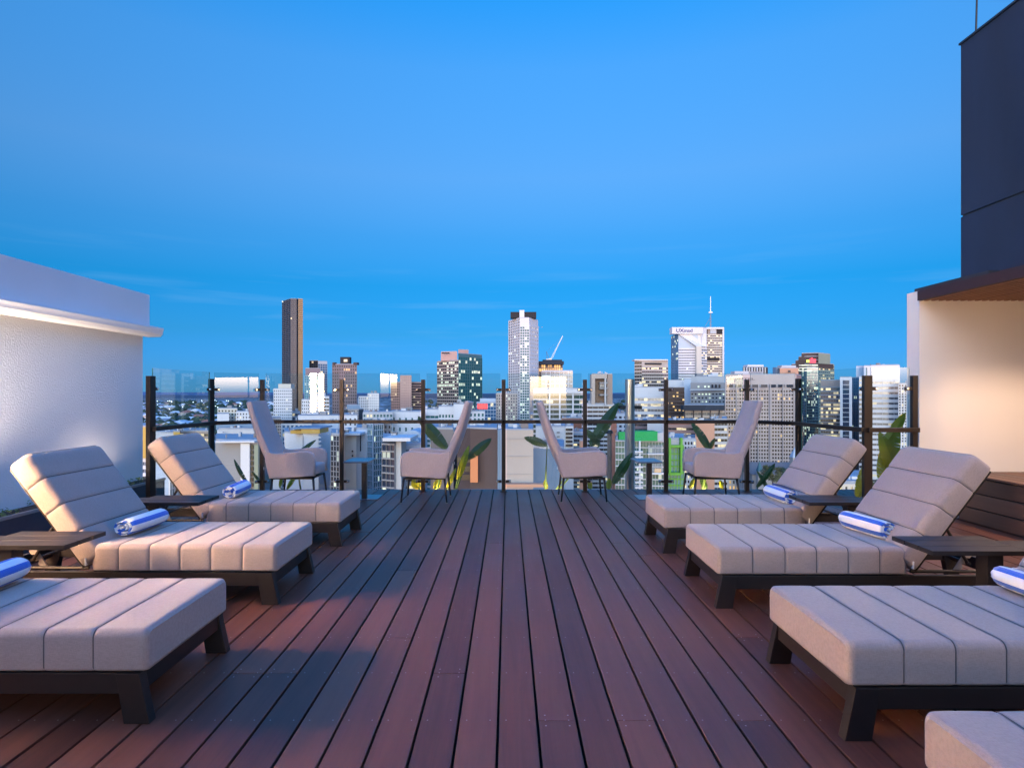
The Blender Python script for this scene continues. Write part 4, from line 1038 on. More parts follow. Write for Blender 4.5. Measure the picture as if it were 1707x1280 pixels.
def ex(root, off):
    textpart(root, off, "SOFITEL", 1216, 633.2, 3.4, 399.2, mat("bronze_sign_letters", (.10, .05, .04), .5), wpx=42)
    for x in (1209, 1228, 1248, 1264, 1284, 1305, 1324): boxpart(root, off, "vertical_fin", x, x + 1.3, 640, 775, 399, WL["sof"], 1.0)
    for x in range(8): boxpart(root, off, "bar_window", 1211.5 + 14.3 * x, 1222 + 14.3 * x, 641, 645.5, 399.75, G["dark"], .2, .2)
B("hotel_building", "large pinkish hotel with dense window grid and bronze letters", "hotel",
  [dict(v=[(1209, 405), (1327.5, 400)], y=624.5, yr=400, w="sof", fw="sof", g="brown", l="o", d=30, f=[S_(fh=6.15, nc=26, wf=.64, hf=.55, top=23, lit=.045)], plant=2),
   dict(v=[(1327, 400), (1336, 425)], y=624.5, yr=400, w="pink", fw="sof", g="dark", f=[S_(fh=6.15, nc=3, wf=.5, hf=.5, top=23)], d=10)], extra=ex)
def ex(root, off):
    for k in range(9): boxpart(root, off, "crown_fin", 1240 + k * 4.4, 1241.6 + k * 4.4, 612.5, 625, 636, WL["white"] if k % 2 else WL["cream"], 2)
    boxpart(root, off, "crown_roof", 1246, 1273, 608, 612, 642, WL["white"], 12)
B("office_tower", "drum crowned tower top peeping over the hotel roof", "tower",
  [dict(v=[(1238, 650), (1248, 640), (1270, 640), (1280, 650)], y=612, yr=640, w="brown", f=[None, None, None])], extra=ex)
def ex(root, off):
    boxpart(root, off, "roof_plant", 1303, 1327, 609, 614, 522, WL["greyl"], 8); boxpart(root, off, "round_window", 1314, 1318, 617, 621, 517.5, G["dark"], .2)
    boxpart(root, off, "blue_tank", 1293, 1301, 612, 624, 530, WL["blueg"], 6)
B("office_block", "orange topped block between the hotel and stepped tower", "building",
  [dict(v=[(1300, 520), (1331, 518)], y=613.5, w="salmon", f=[None])], extra=ex)
def ex(root, off):
    sg = mat("red_lit_logo", (.5, .02, .03), .4, emit=(1, .04, .08), es=1.2); yl = mat("yellow_green_lit_logo", (.4, .5, .05), .4, emit=(.75, .9, .12), es=1.0)
    boxpart(root, off, "logo_mark", 1344.5, 1349, 600, 604, 543.2, yl, .3); boxpart(root, off, "logo_mark", 1349.5, 1360, 598.5, 604.5, 543.2, sg, .3); boxpart(root, off, "logo_mark", 1352, 1355, 596.5, 598.4, 543.2, sg, .3)
    for yy in (608, 612.5, 617): boxpart(root, off, "lit_crown_band", 1332, 1363.5, yy, yy + 1.6, 543.0, LIT["c"], .4)
B("stepped_tower", "stepped-top tower with a red lit logo and dark glass shaft", "skyscraper",
  [dict(v=[(1330, 570), (1345, 548), (1364, 545), (1371, 560)], y=612, yr=545, w="navy", fw="teal", g="navy", l="c", f=[S_("curtain", fh=4.6, nc=4, lit=.15), S_("curtain", fh=4.6, nc=8, lit=.18), S_("curtain", fh=4.6, nc=4, lit=.18)]),
   dict(v=[(1364, 546), (1390, 565)], y=606, yr=546, w="sgreen", fw="sgreen", g="grey", l="w", f=[S_("band", fh=5, nc=8, hf=.4, lit=.12)]),
   dict(v=[(1319, 560), (1364, 545), (1389, 560)], y=606, yb=613, yr=545, w="brown", f=[None, None]),
   dict(v=[(1326, 558), (1364, 546), (1384, 558)], y=600, yb=606, yr=546, w="brown", f=[None, None]),
   dict(v=[(1331, 556), (1364, 547), (1379, 556)], y=594, yb=600, yr=547, w="brown", f=[None, None]),
   dict(v=[(1336, 555), (1364, 548), (1374, 555)], y=588.5, yb=594, yr=548, w="brown", f=[None, None]),
   dict(v=[(1364.3, 543), (1384, 556)], y=589, yb=606, yr=543, w="sgreen", f=[None], d=3)], extra=ex)
B("office_block", "dark office with rows of lit windows right of the stepped tower", "office",
  [dict(v=[(1368, 435), (1402, 430)], y=634, w="tan", fw="grey", g="dark", l="w", f=[S_("band", fh=6.5, nc=8, hf=.62, top=10, lit=.28)])])
B("office_block", "narrow glass stair tower framed in white", "office",
  [dict(v=[(1400, 420), (1420, 418)], y=629, w="white", fw="white", g="navy", l="c", f=[S_("curtain", fh=7.7, nc=1, wf=.55, hf=.88, top=4, lit=.04)])])
B("office_tower", "blue glass tower beside the gold lit corner post", "tower",
  [dict(v=[(1418, 455), (1447, 438)], y=629, yr=438, w="blueg", fw="blueg", g="blue", l="c", f=[S_("curtain", fh=5, nc=10, lit=.02, wf=.95, hf=.92)]),
   dict(v=[(1432, 433), (1456, 430)], y=628, w="white", fw="white", g="dark", f=[S_("band", fh=8, nc=2, hf=.5)]),
   dict(v=[(1427, 470), (1442, 468)], y=611, yb=632, w="lblue", f=[None]), dict(v=[(1440, 460), (1460, 458)], y=610, yb=632, w="steelw", f=[None])])
B("office_block", "white banded office seen through the fence return", "office",
  [dict(v=[(1452, 335), (1500, 330)], y=609, w="white", fw="white", g="grey", l="w", f=[S_("band", fh=8.6, nc=5, hf=.42, top=22, lit=.12)]),
   dict(v=[(1497, 320), (1540, 320)], y=640, w="white", fw="white", g="grey", l="w", f=[S_(fh=4.6, nc=9, wf=.7, hf=.7)])])

# ---- middle ground and near blocks
B("apartment_block", "yellow apartment block at the end of the white pavilion", "apartments",
  [dict(v=[(205, 235), (249, 230)], y=712, yb=764, w="yellow", f=[None]), dict(v=[(205, 237), (249, 232)], y=764, w="white", g="grey", l="w", f=[S_("band", fh=12, nc=7, hf=.5, lit=.1)])])
B("low_block", "low pale block with a yellow corner behind the far left lounger", "building",
  [dict(v=[(256, 330), (296, 325)], y=722, w="greyl", g="teal", f=[S_(fh=9, nc=4, wf=.4, hf=.4, top=5)]), dict(v=[(289, 323), (300, 322)], y=720, w="yellow", f=[None]),
   dict(v=[(300, 332), (348, 330)], y=719, w="tan", g="dark", l="w", f=[S_("band", fh=8, nc=7, hf=.5, lit=.3)])])
B("white_block", "plain white block with teal glazing behind the left corner post", "building",
  [dict(v=[(250, 185), (281, 180)], y=764, w="lblue", f=[None]), dict(v=[(281, 180), (294, 184)], y=766, yr=180, w="teal", fw="white", g="teal", f=[S_("curtain", fh=12, nc=3)]), dict(v=[(293, 188), (318, 188)], y=776, w="lblue", f=[None])])
B("apartment_block", "cream midrise apartments on the slope left of the far chair", "apartments",
  [dict(v=[(363, 640), (396, 635)], y=681, w="cream", g="dark", l="w", f=[S_(fh=5.5, nc=6, wf=.5, hf=.5, lit=.25)], plant=1), dict(v=[(394, 600), (428, 600)], y=686, w="white", g="dark", l="w", f=[S_(fh=5.5, nc=7, wf=.45, hf=.5, lit=.12)], plant=2),
   dict(v=[(362, 610), (382, 610)], y=690, w="white", f=[None])])
def ex(root, off):
    for a, b in ((384, 387.5), (393, 400), (402, 404)): boxpart(root, off, "slot_window", a, b, 729.5, 731, 219.7, G["dark"], .2)
    for y in (720, 724, 728, 732): boxpart(root, off, "balcony_slab", 364, 371, y, y + 1.4, 218.5, WL["white"], 1.5)
    boxpart(root, off, "metal_roof", 360, 427, 707, 716.5, 226, WL["blueg"], 14)
B("apartment_block", "light grey flat walled block with tiny slot windows", "apartments", [dict(v=[(364, 222), (427, 220)], y=716.5, w="greyl", f=[None])], extra=ex)
def ex(root, off):
    boxpart(root, off, "white_panel", 401, 416, 739, 830, 149.2, WL["white"], 1); boxpart(root, off, "white_ledge", 359, 424, 735, 738, 148.5, WL["white"], 3)
    for k in range(8): boxpart(root, off, "balcony_window", 418, 422, 742 + k * 9, 748 + k * 9, 149.6, G["dark"], .2)
    boxpart(root, off, "olive_panel", 423.5, 431, 741, 830, 149.4, WL["sgreen"], 1)
B("apartment_block", "grey apartment block with a tall white panel beside the armchair", "apartments", [dict(v=[(359, 152), (432, 150)], y=737, w="grey", f=[None])], extra=ex)
def ex(root, off):
    boxpart(root, off, "yellow_storey", 502, 533, 715, 722.5, 203.5, WL["yellow"], 10); boxpart(root, off, "yellow_storey", 484, 502, 717, 723, 205, WL["yellow"], 10)
    boxpart(root, off, "flat_roof", 484, 534, 713, 715, 203, WL["blueg"], 14); boxpart(root, off, "wall_joint", 504.6, 505, 725, 780, 203.7, WL["grey"], .3)
    for y in (728, 735, 742): boxpart(root, off, "balcony_slab", 530, 534.5, y, y + 2, 203, WL["white"], 2)
    boxpart(root, off, "entry_light", 476, 478.5, 725, 745, 213.4, LIT["w"], .3)
B("white_block", "white block with a yellow top storey behind the far left chair", "building",
  [dict(v=[(474, 214), (505, 206)], y=724, yr=206, w="white", f=[None]), dict(v=[(505, 204), (531, 205)], y=722.5, w="white", f=[None]), dict(v=[(470, 250), (520, 250)], y=706, w="greyl", g="blue", f=[S_(fh=7, nc=7, wf=.6)])], extra=ex)
B("white_block", "broad pale blue blank wall left of the fence post", "building", [dict(v=[(519, 268), (566, 262)], y=705, yr=262, w="lblue", f=[None], up=.3)])
B("scaffold_block", "dark open framed block behind the second fence post", "building",
  [dict(v=[(552, 172), (571, 170)], y=726, w="black", fw="grey", g="dark", l="c", f=[S_("curtain", fh=8.5, nc=4, wf=.8, hf=.82, lit=.05, pr=.2)])])
def ex(root, off):
    for y in (752, 759.5, 767): boxpart(root, off, "porthole", 586.3, 588.7, y - 1.3, y + 1.3, 189.5, G["dark"], .2)
    boxpart(root, off, "dark_slot", 600, 601.8, 720, 752, 194.6, G["dark"], .2); boxpart(root, off, "roof_eave", 572, 600, 722, 725.5, 188, WL["steelw"], 8)
    boxpart(root, off, "louvre_roof", 573, 596, 714, 722, 200, WL["blueg"], 6)
B("white_block", "white block with three porthole windows above the small table", "building",
  [dict(v=[(573, 192), (594, 190)], y=725, w="white", f=[None]), dict(v=[(594, 196), (612, 195)], y=716, w="lblue", f=[None]), dict(v=[(573, 260), (596, 260)], y=693, w="white", g="dark", f=[S_(fh=8, nc=3, wf=.4, hf=.5)])], extra=ex)
B("apartment_block", "teal glazed apartment block with white mullions", "apartments",
  [dict(v=[(608, 232), (614, 228), (622, 226)], y=706, w="steelw", fw="white", g="aqua", l="c", f=[S_("curtain", fh=9.5, nc=2, lit=.02), S_("curtain", fh=9.5, nc=3, lit=.03)]),
   dict(v=[(622, 228), (638, 232)], y=707, yr=228, w="steelw", fw="white", g="teal", l="c", f=[S_("curtain", fh=9.5, nc=5, lit=.05)]),
   dict(v=[(605, 330), (655, 330)], y=688, w="greyl", g="teal", f=[S_(fh=7, nc=9, wf=.6)])])
B("apartment_block", "pinkish apartment block with square windows beside teal glazing", "apartments",
  [dict(v=[(628, 242), (653, 240)], y=705, w="beige", g="brown", l="w", f=[S_(fh=9, nc=4, wf=.5, hf=.5, lit=.04)])])
def ex(root, off):
    boxpart(root, off, "roof_slab", 637.5, 684, 730, 735.5, 157, WL["white"], 14); boxpart(root, off, "side_wall", 659, 669, 736, 820, 160.5, WL["greyl"], 8)
B("office_block", "dark glazed office with an overhanging white roof slab", "office",
  [dict(v=[(638, 162), (659, 160)], y=735.5, w="navy", fw="grey", g="navy", l="c", f=[S_("band", fh=12, nc=3, hf=.8, top=4, lit=.06)]), dict(v=[(667, 175), (704, 175)], y=742, w="greyl", g="dark", f=[S_("band", fh=12, nc=3, hf=.4)])], extra=ex)
B("white_block", "white residential slab with paired windows left of centre", "apartments",
  [dict(v=[(652, 335), (703, 330)], y=687, w="white", fw="white", g="teal", l="w", f=[S_(fh=16, nc=5, wf=.30, hf=.40, lit=.0)], plant=2), dict(v=[(640, 350), (662, 350)], y=690, w="greyl", g="teal", f=[S_(fh=7, nc=4, wf=.7)])])
B("apartment_block", "long white stepped apartment complex below the green office", "apartments",
  [dict(v=[(702, 345), (733, 342)], y=683, w="white", g="teal", f=[S_("band", fh=8, nc=4, hf=.5, top=6)], plant=1), dict(v=[(731, 338), (757, 338)], y=678, w="white", fw="white", g="teal", l="w", f=[S_(fh=8, nc=5, wf=.6, hf=.6, top=10, lit=.2)]),
   dict(v=[(756, 335), (782, 335)], y=674, w="white", f=[None], plant=1), dict(v=[(782, 340), (808, 340)], y=686, w="white", g="teal", l="w", f=[S_(fh=8, nc=4, wf=.5)])])
B("white_block", "low white row building left of the central fence post", "building",
  [dict(v=[(776, 302), (835, 300)], y=709, w="white", g="dark", f=[S_(fh=7, nc=9, wf=.4, hf=.4, top=2)])])
def vault():
    Y = 205.0; o = thing("vaulted_roof_hall", "white barrel vaulted roof hall left of the fence post", "hall", (PX(672, Y), Y, GZ)); off = Vector(o.location)
    m = MB(); w_ = PX(703, Y) - PX(672, Y); z = PZ(730, Y) - GZ; m.box(0, w_, 0, 14, 0, z); m.build("wall", WL["white"], o)
    m = MB(); r = [[(w_ * .5 - cos(pi * k / 10) * w_ * .52, yy, z + sin(pi * k / 10) * 2.6) for k in range(11)] for yy in (-.5, 14)]; m.grid(r); m.face(r[0]); m.build("vault", WL["lblue"], o)
vault()
B("taupe_block", "plain taupe block behind the torn dark leaves", "building", [dict(v=[(718, 172), (756, 170)], y=716, w="taupe", f=[None]), dict(v=[(749, 190), (785, 190)], y=722, w="navy", g="dark", l="c", f=[S_("band", fh=10, nc=4, hf=.6, lit=.06)])])
def ex(root, off):
    boxpart(root, off, "orange_panel", 784, 796.5, 752, 804, 117.6, WL["orange"], 1.2)
    for y in (762, 777, 791): boxpart(root, off, "dark_window", 762, 783.5, y, y + 9, 119.2, G["dark"], .3)
    boxpart(root, off, "corner_strip", 829.5, 837.5, 716, 830, 116.5, WL["blueg"], 3)
B("brick_block", "big dark brown brick block with an orange panel", "building", [dict(v=[(762, 124), (784, 120), (830, 117)], y=716, w="dkbr", f=[None, None], up=.3)], extra=ex)
def ex(root, off):
    for y in (731, 760, 790): boxpart(root, off, "wall_joint", 838.2, 888.6, y, y + .5, 114.93, WL["grey"], .05)
    boxpart(root, off, "lower_ledge", 838, 907, 807, 812, 112, WL["salmon"], 2)
    boxpart(root, off, "roof_edge", 884, 925, 741, 748, 126, WL["white"], 3)
B("concrete_block", "large plain beige concrete wall in the centre with a shade-blue roofed side", "building",
  [dict(v=[(838, 115.4), (889, 115)], y=717, w="beige", f=[None], up=.2), dict(v=[(888.5, 125), (940, 128)], y=748, w="blueg", f=[None], up=.2)], extra=ex)  # blue-grey of the side is its shade, put into the wall colour
def ex(root, off):
    for k in range(5): boxpart(root, off, "ribbon_window", 943, 954.5, 714 + k * 6.6, 718 + k * 6.6, 259.5, G["dark"], .3)
    for k in range(3): boxpart(root, off, "ribbon_window", 928, 933, 720 + k * 7, 721.5 + k * 7, 259.5, G["dark"], .3)
    boxpart(root, off, "roof_hut", 924, 935, 706, 712, 266, WL["white"], 5)
B("white_block", "pale block with five dark ribbon windows behind the centre chair", "building",
  [dict(v=[(893, 262), (943, 260)], y=712, w="greyl", f=[None]), dict(v=[(942.5, 260), (956, 261)], y=711, w="white", f=[None]), dict(v=[(956, 266), (975, 265)], y=722, w="blueg", g="dark", f=[S_("band", fh=7, nc=3, hf=.5)])], extra=ex)
B("brick_block", "red brown brick roofline under the handrail right of centre", "building", [dict(v=[(936, 335), (990, 330)], y=698, w="redbr", f=[None], plant=2), dict(v=[(966, 262), (974, 262)], y=735, w="salmon", f=[None])])
B("office_block", "pale blue block with dark windows left of the steel flue", "office",
  [dict(v=[(1022, 330), (1046, 330)], y=690, w="lblue", g="navy", l="c", f=[S_(fh=7.5, nc=3, wf=.55, hf=.5, lit=.08)], plant=1), dict(v=[(975, 300), (1010, 300)], y=695, w="mauve", g="dark", f=[S_("band", fh=7, nc=4)]), dict(v=[(1018, 250), (1028, 250)], y=705, w="redbr", f=[None])])
def ex(root, off):
    boxpart(root, off, "green_fascia", 1032, 1043, 720, 733, 181, WL["green"], 2); boxpart(root, off, "green_fascia", 1057, 1096, 719, 735, 181, WL["green"], 6)
    boxpart(root, off, "grey_fascia", 1096, 1106, 721, 735, 181.5, WL["greyl"], 6)
    boxpart(root, off, "white_pier", 1065.5, 1068, 735, 830, 180.5, WL["white"], 1)
    for k in range(8): boxpart(root, off, "balcony_slab", 1059, 1072, 752 + k * 8.5, 754.5 + k * 8.5, 180, WL["white"], 2.0)
    for k in range(12): boxpart(root, off, "fin", 1081 + k * 2.1, 1081.5 + k * 2.1, 742, 786, 181.4, WL["white"], .4)
    boxpart(root, off, "balcony_slab", 1080, 1107, 756, 758, 180.8, WL["white"], 2); boxpart(root, off, "balcony_slab", 1086, 1107, 788, 791, 180.8, WL["white"], 2)
    boxpart(root, off, "lit_balcony", 1091, 1102, 781, 787, 181.7, LIT["o"], .2)
B("apartment_block", "blue glass apartments with bright green fascia and white balconies", "apartments",
  [dict(v=[(1026, 186), (1108, 183)], y=733, w="blueg", fw="steelw", g="teal", l="c", f=[S_("curtain", fh=10.5, nc=16, lit=.03, top=2)])], extra=ex)
B("white_block", "pinkish white blank wall above the green fascia", "building", [dict(v=[(1079, 325), (1108, 320)], y=700, w="white", f=[None]), dict(v=[(1055, 330), (1080, 330)], y=702, w="mauve", g="dark", f=[S_("band", fh=8, nc=3, hf=.4)])])
def ex(root, off):
    for x in (1115, 1134.5): boxpart(root, off, "green_pier", x, x + 3.6, 730, 790, 190, WL["lime"], 1.5)
    boxpart(root, off, "green_beam", 1115, 1140, 742, 745.5, 190.2, WL["lime"], 1.4); boxpart(root, off, "green_base", 1114, 1136, 788, 792, 190.2, WL["lime"], 1.4)
B("apartment_block", "lime green framed apartment block by the right side table", "apartments",
  [dict(v=[(1113, 193), (1140, 192)], y=733, w="greyl", fw="lime", g="aqua", l="c", f=[S_("curtain", fh=10.5, nc=5, top=12, wf=.82, lit=.04)]), dict(v=[(1140, 230), (1160, 230)], y=733, w="greyl", g="dark", f=[S_(fh=8, nc=4)])], extra=ex)
B("brick_block", "red brown block with dark ribbons behind the right chair", "building",
  [dict(v=[(1112, 265), (1160, 262)], y=703, w="redbr", fw="pink", g="dark", l="w", f=[S_("band", fh=9, nc=6, hf=.4, lit=.12, top=5)])])
B("salmon_block", "plain salmon wall behind the dark leaf right of centre", "building", [dict(v=[(1159, 232), (1191, 230)], y=704, w="salmon", f=[None], up=.2), dict(v=[(1190.5, 234), (1212, 234)], y=700, w="grey", fw="greyl", g="dark", f=[S_("band", fh=9, nc=4, hf=.5)])])
B("arcade_building", "cream arcaded building lit gold under the right armchair", "building",
  [dict(v=[(1178, 330), (1262, 330)], y=797, w="cream", fw="cream", g="dark", l="o", f=[S_(fh=9, nc=14, wf=.45, hf=.6, lit=.4)])])
B("low_block", "white low building with long roof under the left armchair", "building",
  [dict(v=[(455, 300), (556, 300)], y=799, w="white", f=[None]), dict(v=[(556, 330), (590, 330)], y=793, w="salmon", g="dark", l="o", f=[S_("band", fh=8, nc=6, hf=.5, lit=.5)])])
def church():
    Y = 300.0; o = thing("church", "small pale church with pointed spire roofs beside the hotel", "church", (PX(1266, Y), Y, GZ)); off = Vector(o.location)
    for (x, w_, yb, yt) in ((1266, 4, 785, 768), (1325, 6, 762, 745)):
        p = P(x, yb, Y) - off; r = w_ * Y / F; m = MB(); m.box(p.x - r, p.x + r, -r, r, 0, p.z); m.build("tower", WL["beige"], o)
        t = P(x, yt, Y) - off; m = MB(); c = [(p.x - r * 1.1, -r * 1.1, p.z), (p.x + r * 1.1, -r * 1.1, p.z), (p.x + r * 1.1, r * 1.1, p.z), (p.x - r * 1.1, r * 1.1, p.z)]
        for k in range(4): m.face([c[k], c[(k + 1) % 4], (p.x, 0, t.z)])
        m.face(c[::-1]); m.build("spire", WL["teal"] if x < 1300 else WL["lblue"], o)
    p = P(1290, 792, Y) - off; m = MB(); m.box(p.x - 9, p.x + 14, 4, 22, 0, p.z); m.build("nave", WL["beige"], o)
    m = MB(); zt = p.z + 5; m.face([(p.x - 10, 3, p.z), (p.x + 15, 3, p.z), (p.x + 15, 13, zt), (p.x - 10, 13, zt)]); m.face([(p.x - 10, 23, p.z), (p.x + 15, 23, p.z), (p.x + 15, 13, zt), (p.x - 10, 13, zt)])
    m.face([(p.x - 10, 3, p.z), (p.x - 10, 13, zt), (p.x - 10, 23, p.z)]); m.face([(p.x + 15, 3, p.z), (p.x + 15, 13, zt), (p.x + 15, 23, p.z)]); m.build("roof", WL["taupe"], o)
church()
B("gabled_block", "cream gabled building low between the right lounger backs", "building", [dict(v=[(1396, 150), (1450, 150)], y=806, w="cream", g="dark", f=[S_(fh=12, nc=6, wf=.4, hf=.6)])])

# ---- terrain, far suburb
gnd = MB(); gnd.face([(-30000, 60, GZ), (30000, 60, GZ), (30000, 45000, GZ), (-30000, 45000, GZ)])
def groundmat():
    m = bpy.data.materials.new("suburb_ground"); m.use_nodes = True; n = m.node_tree.nodes; l = m.node_tree.links; b = n["Principled BSDF"]; b.inputs["Roughness"].default_value = .95
    t = n.new("ShaderNodeTexCoord"); v = n.new("ShaderNodeTexVoronoi"); v.inputs["Scale"].default_value = .035; l.new(t.outputs["Object"], v.inputs["Vector"])
    sx = n.new("ShaderNodeSeparateXYZ"); l.new(v.outputs["Color"], sx.inputs[0]); cr = n.new("ShaderNodeValToRGB"); l.new(sx.outputs[0], cr.inputs[0]); cr.color_ramp.interpolation = 'CONSTANT'
    e = cr.color_ramp.elements; e[0].color = (.025, .045, .03, 1); e[1].position = .62; e[1].color = (.30, .31, .34, 1)
    for p, c in ((.30, (.05, .055, .06)), (.45, (.02, .04, .03)), (.75, (.12, .07, .06)), (.86, (.55, .56, .6))):
        q = e.new(p); q.color = (*c, 1)
    l.new(cr.outputs[0], b.inputs["Base Color"]); return m
o = gnd.build("ground", groundmat(), fix=False); o["kind"] = "structure"
def hill(name, pts, Y, col):
    m = MB(); f = []; 
    row0 = [(PX(x, Y), Y - 900, GZ - 2) for x, _ in pts]; row1 = [(PX(x, Y), Y, PZ(y, Y)) for x, y in pts]; row2 = [(PX(x, Y), Y + 1500, GZ - 2) for x, _ in pts]
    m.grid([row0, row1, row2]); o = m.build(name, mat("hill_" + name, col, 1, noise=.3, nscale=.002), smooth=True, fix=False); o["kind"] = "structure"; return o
def ridge(x0, x1, y, amp, sd):
    r = random.Random(sd); return [(x0 + (x1 - x0) * k / 60, y - amp * (.5 + .5 * sin(k * .21 + sd)) - amp * .35 * r.random()) for k in range(61)]
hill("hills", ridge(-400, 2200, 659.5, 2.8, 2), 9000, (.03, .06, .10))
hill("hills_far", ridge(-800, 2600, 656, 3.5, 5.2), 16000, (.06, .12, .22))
HM = [mat("house_wall_a", (.62, .60, .58), .8, rnd=.3), mat("house_wall_b", (.45, .40, .36), .8, rnd=.3)]
RM = [mat("house_roof_white", (.62, .64, .68), .7, rnd=.25), mat("house_roof_red", (.33, .14, .10), .8, rnd=.3), mat("house_roof_grey", (.22, .24, .28), .8, rnd=.3)]
wall_me = MB(); wall_me.box(-.5, .5, -.5, .5, 0, .42); wall_me = [wall_me.mesh("wall", h) for h in HM]
rf = MB(); rf.face([(-.56, -.56, .42), (.56, -.56, .42), (.25, 0, .72), (-.25, 0, .72)]); rf.face([(.56, -.56, .42), (.56, .56, .42), (.25, 0, .72)]); rf.face([(.56, .56, .42), (-.56, .56, .42), (-.25, 0, .72), (.25, 0, .72)]); rf.face([(-.56, .56, .42), (-.56, -.56, .42), (-.25, 0, .72)])
rf.face([(-.56, -.56, .42), (-.56, .56, .42), (.56, .56, .42), (.56, -.56, .42)])
roof_me = [rf.mesh("roof", r) for r in RM]
HL = ["pale roofed house in the far suburb left of the skyscraper", "red roofed house in the far suburb left of the skyscraper", "grey roofed house in the far suburb left of the skyscraper"]
rh = random.Random(5)
for k in range(190):
    Y = 900 * (4.2 ** (rh.random() ** 1.3)); px = rh.uniform(236, 462)
    if Y < 1300 and px > 350: continue
    t = rh.choices((0, 1, 2), (5, 2, 3))[0]
    s = rh.uniform(11, 22) * (1 + Y / 6000)
    o = thing("suburban_house", HL[t], "house", (PX(px, Y), Y, GZ), rh.uniform(0, 3), "houses of the far suburb"); o.scale = (s * rh.uniform(.8, 1.6), s, s * .75)
    link("wall", wall_me[rh.randrange(2)], o); link("roof", roof_me[t], o)
# street lamps glow and tree masses of the suburb
TREEM = mat("far_tree_foliage", (.025, .05, .03), .9, noise=.5, nscale=.05)
tm = MB()
for k in range(620):
    Y = 850 * (4.6 ** rh.random()); px = rh.uniform(230, 470) if k % 4 else rh.uniform(690, 1060)
    if px > 600: Y = rh.uniform(900, 4500)
    r = rh.uniform(4, 9) * (1 + Y / 5000); c = Vector((PX(px, Y), Y, GZ + r * .6))
    n = 7; ring = [[(c.x + r * cs * cos(q * 2 * pi / n + k) * rh.uniform(.75, 1.25), c.y + r * cs * sin(q * 2 * pi / n + k), c.z + r * zz * rh.uniform(.8, 1.2)) for q in range(n)] for cs, zz in ((.7, -.6), (1.1, 0), (.8, .5), (.2, .85))]
    tm.grid(ring, closed=True); tm.face(ring[-1])
o = tm.build("suburb_tree_mass", TREEM, kind="stuff", fix=False); o["label"] = "dark tree canopy spread through the far suburb"; o["category"] = "trees"
sl_ = MB()
for k in range(90):
    Y = rh.uniform(900, 5000); px = rh.uniform(236, 460) if k % 3 else rh.uniform(700, 1050); c = Vector((PX(px, Y), Y, GZ + 9)); r = .9 * Y / 1000
    sl_.hexa([c + Vector(v) * r for v in ((-.5, -.5, -.5), (.5, -.5, -.5), (.5, .5, -.5), (-.5, .5, -.5), (-.5, -.5, .5), (.5, -.5, .5), (.5, .5, .5), (-.5, .5, .5))])
o = sl_.build("far_street_lights", mat("far_lamp_glow", (.5, .5, .5), .5, emit=(.85, .92, 1), es=3.0), kind="stuff"); o["label"] = "tiny pale street lights dotted over the far suburb"; o["category"] = "lights"
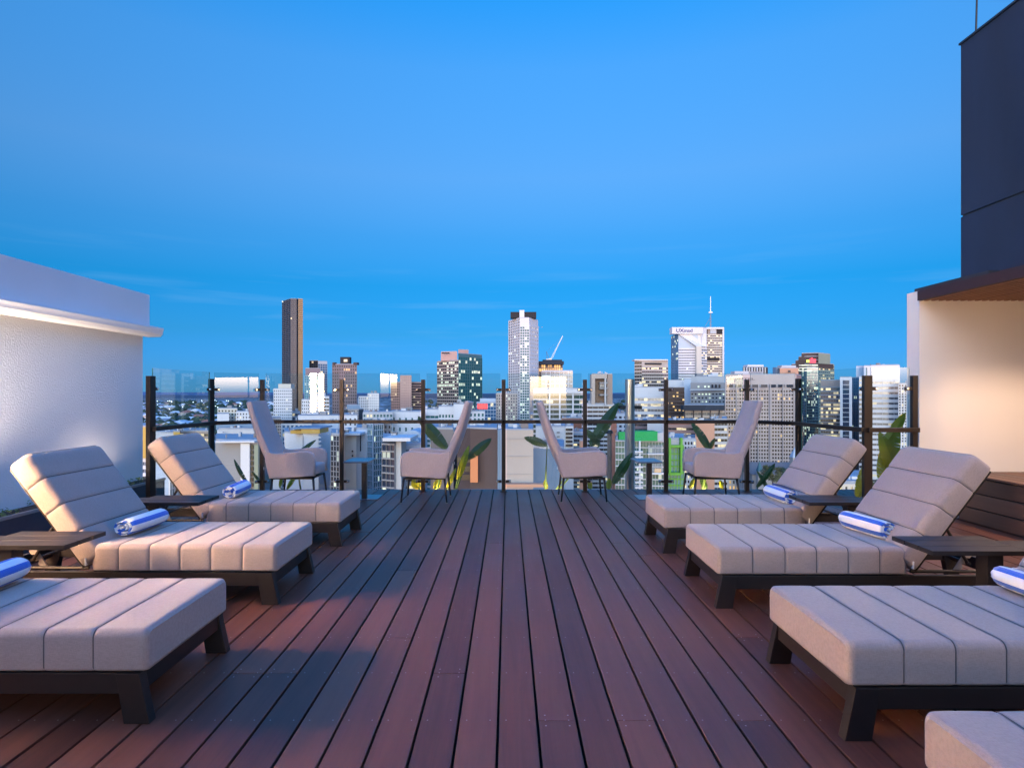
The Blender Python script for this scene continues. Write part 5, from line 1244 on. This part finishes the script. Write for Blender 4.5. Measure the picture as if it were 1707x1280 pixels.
# low filler roofs between the towers
LMK = [(456, "the white hotel tower"), (520, "the teal tower"), (575, "the brown apartment tower"), (620, "the twin white tower"), (676, "the pink brown tower"), (765, "the green glass office"),
       (812, "the red signed office"), (872, "the tall white residential tower"), (925, "the crane building"), (1003, "the tan service tower"), (1085, "the banded office tower"), (1165, "the spire tower"), (1265, "the big hotel"), (1350, "the stepped tower"), (1410, "the white framed stair tower")]
CN = dict(white="white", greyl="light grey", grey="grey", beige="beige", lblue="pale blue", tan="tan", pink="pink brown")
seen_lb = set()
for k in range(60):
    Y = rh.uniform(420, 900); px = rh.uniform(440, 1440)
    if 690 < px < 730 or 1022 < px < 1042: Y = rh.uniform(500, 700)
    wpx = rh.uniform(14, 34); yt = rh.uniform(686, 704) - (Y - 420) * .008
    wk = rh.choice(list(CN)); kd = rh.choice(("grid", "band")); mid = px + wpx / 2; lm = min(LMK, key=lambda q: abs(q[0] - mid))
    lb_ = "low %s block with %s windows at the foot of %s" % (CN[wk], "square" if kd == "grid" else "ribbon", lm[1])
    if lb_ in seen_lb: continue
    seen_lb.add(lb_)
    B("city_block", lb_, "building", [dict(v=[(px, Y), (px + wpx, Y)], y=yt, w=wk, g=rh.choice(("dark", "grey", "teal")), l="w",
      f=[S_(kd, fh=rh.uniform(5, 7), nc=rh.randrange(4, 9), lit=.14)], plant=rh.randrange(3))], group="low blocks filling the city floor")
# street trees
BARK = mat("street_tree_bark", (.10, .075, .055), .9)
def tree(px, pyb, pyt, Y, lb_, warm=False):
    b0 = P(px, pyb, Y); h = (pyb - pyt) * Y / F; z0 = GZ
    o = thing("street_tree", lb_, "tree", (b0.x, Y, z0)); zb = b0.z - z0
    m = MB(); m.tube([(0, 0, 0), (.1, 0, zb), (0, .1, zb + h * .45)], [.5, .35, .12], 8)
    for q in range(5): m.tube([(0, 0, zb + h * .15), (cos(q * 1.3) * h * .3, sin(q * 1.3) * h * .3, zb + h * .55)], [.2, .06], 5)
    m.build("trunk", BARK, o)
    r = random.Random(int(px)); m = MB()
    cl = [(Vector((r.uniform(-.42, .42) * h, r.uniform(-.4, .4) * h, zb + h * r.uniform(.25, .92))), r.uniform(.13, .24) * h) for _ in range(15)]
    for k in range(1500):
        c, rr = r.choice(cl); u = Vector((r.gauss(0, 1), r.gauss(0, 1), r.gauss(0, 1))).normalized(); p = c + u * rr * r.uniform(.5, 1.05)
        a = Vector((r.gauss(0, 1), r.gauss(0, 1), r.gauss(0, .6))).normalized() * h * .05; bb = u.cross(a).normalized() * h * .03
        m.face([p - a, p + bb, p + a, p - bb])
    m.build("crown", mat("street_tree_leaf_w" if warm else "street_tree_leaf", (.10, .10, .03) if warm else (.045, .07, .03), .7, noise=.5, nscale=.6), o, fix=False)
tree(588, 806, 783, 300, "dark round street tree below the small left table")
tree(622, 812, 790, 290, "street tree with yellow green leaves near the teal block", True)
tree(665, 815, 797, 280, "bushy street tree below the dark office")
tree(1288, 806, 776, 270, "olive street tree between the church and hotel", True)
tree(1308, 800, 780, 285, "small street tree at the foot of the hotel")
tree(1130, 815, 797, 260, "low street tree beside the lime green block")
tree(790, 815, 799, 250, "low tree at the foot of the brown brick block")
tree(1450, 830, 795, 240, "olive tree behind the gold lit corner post", True)
for o in list(bpy.data.objects):
    if o.type == 'MESH' and o.name.startswith("plank"): pass
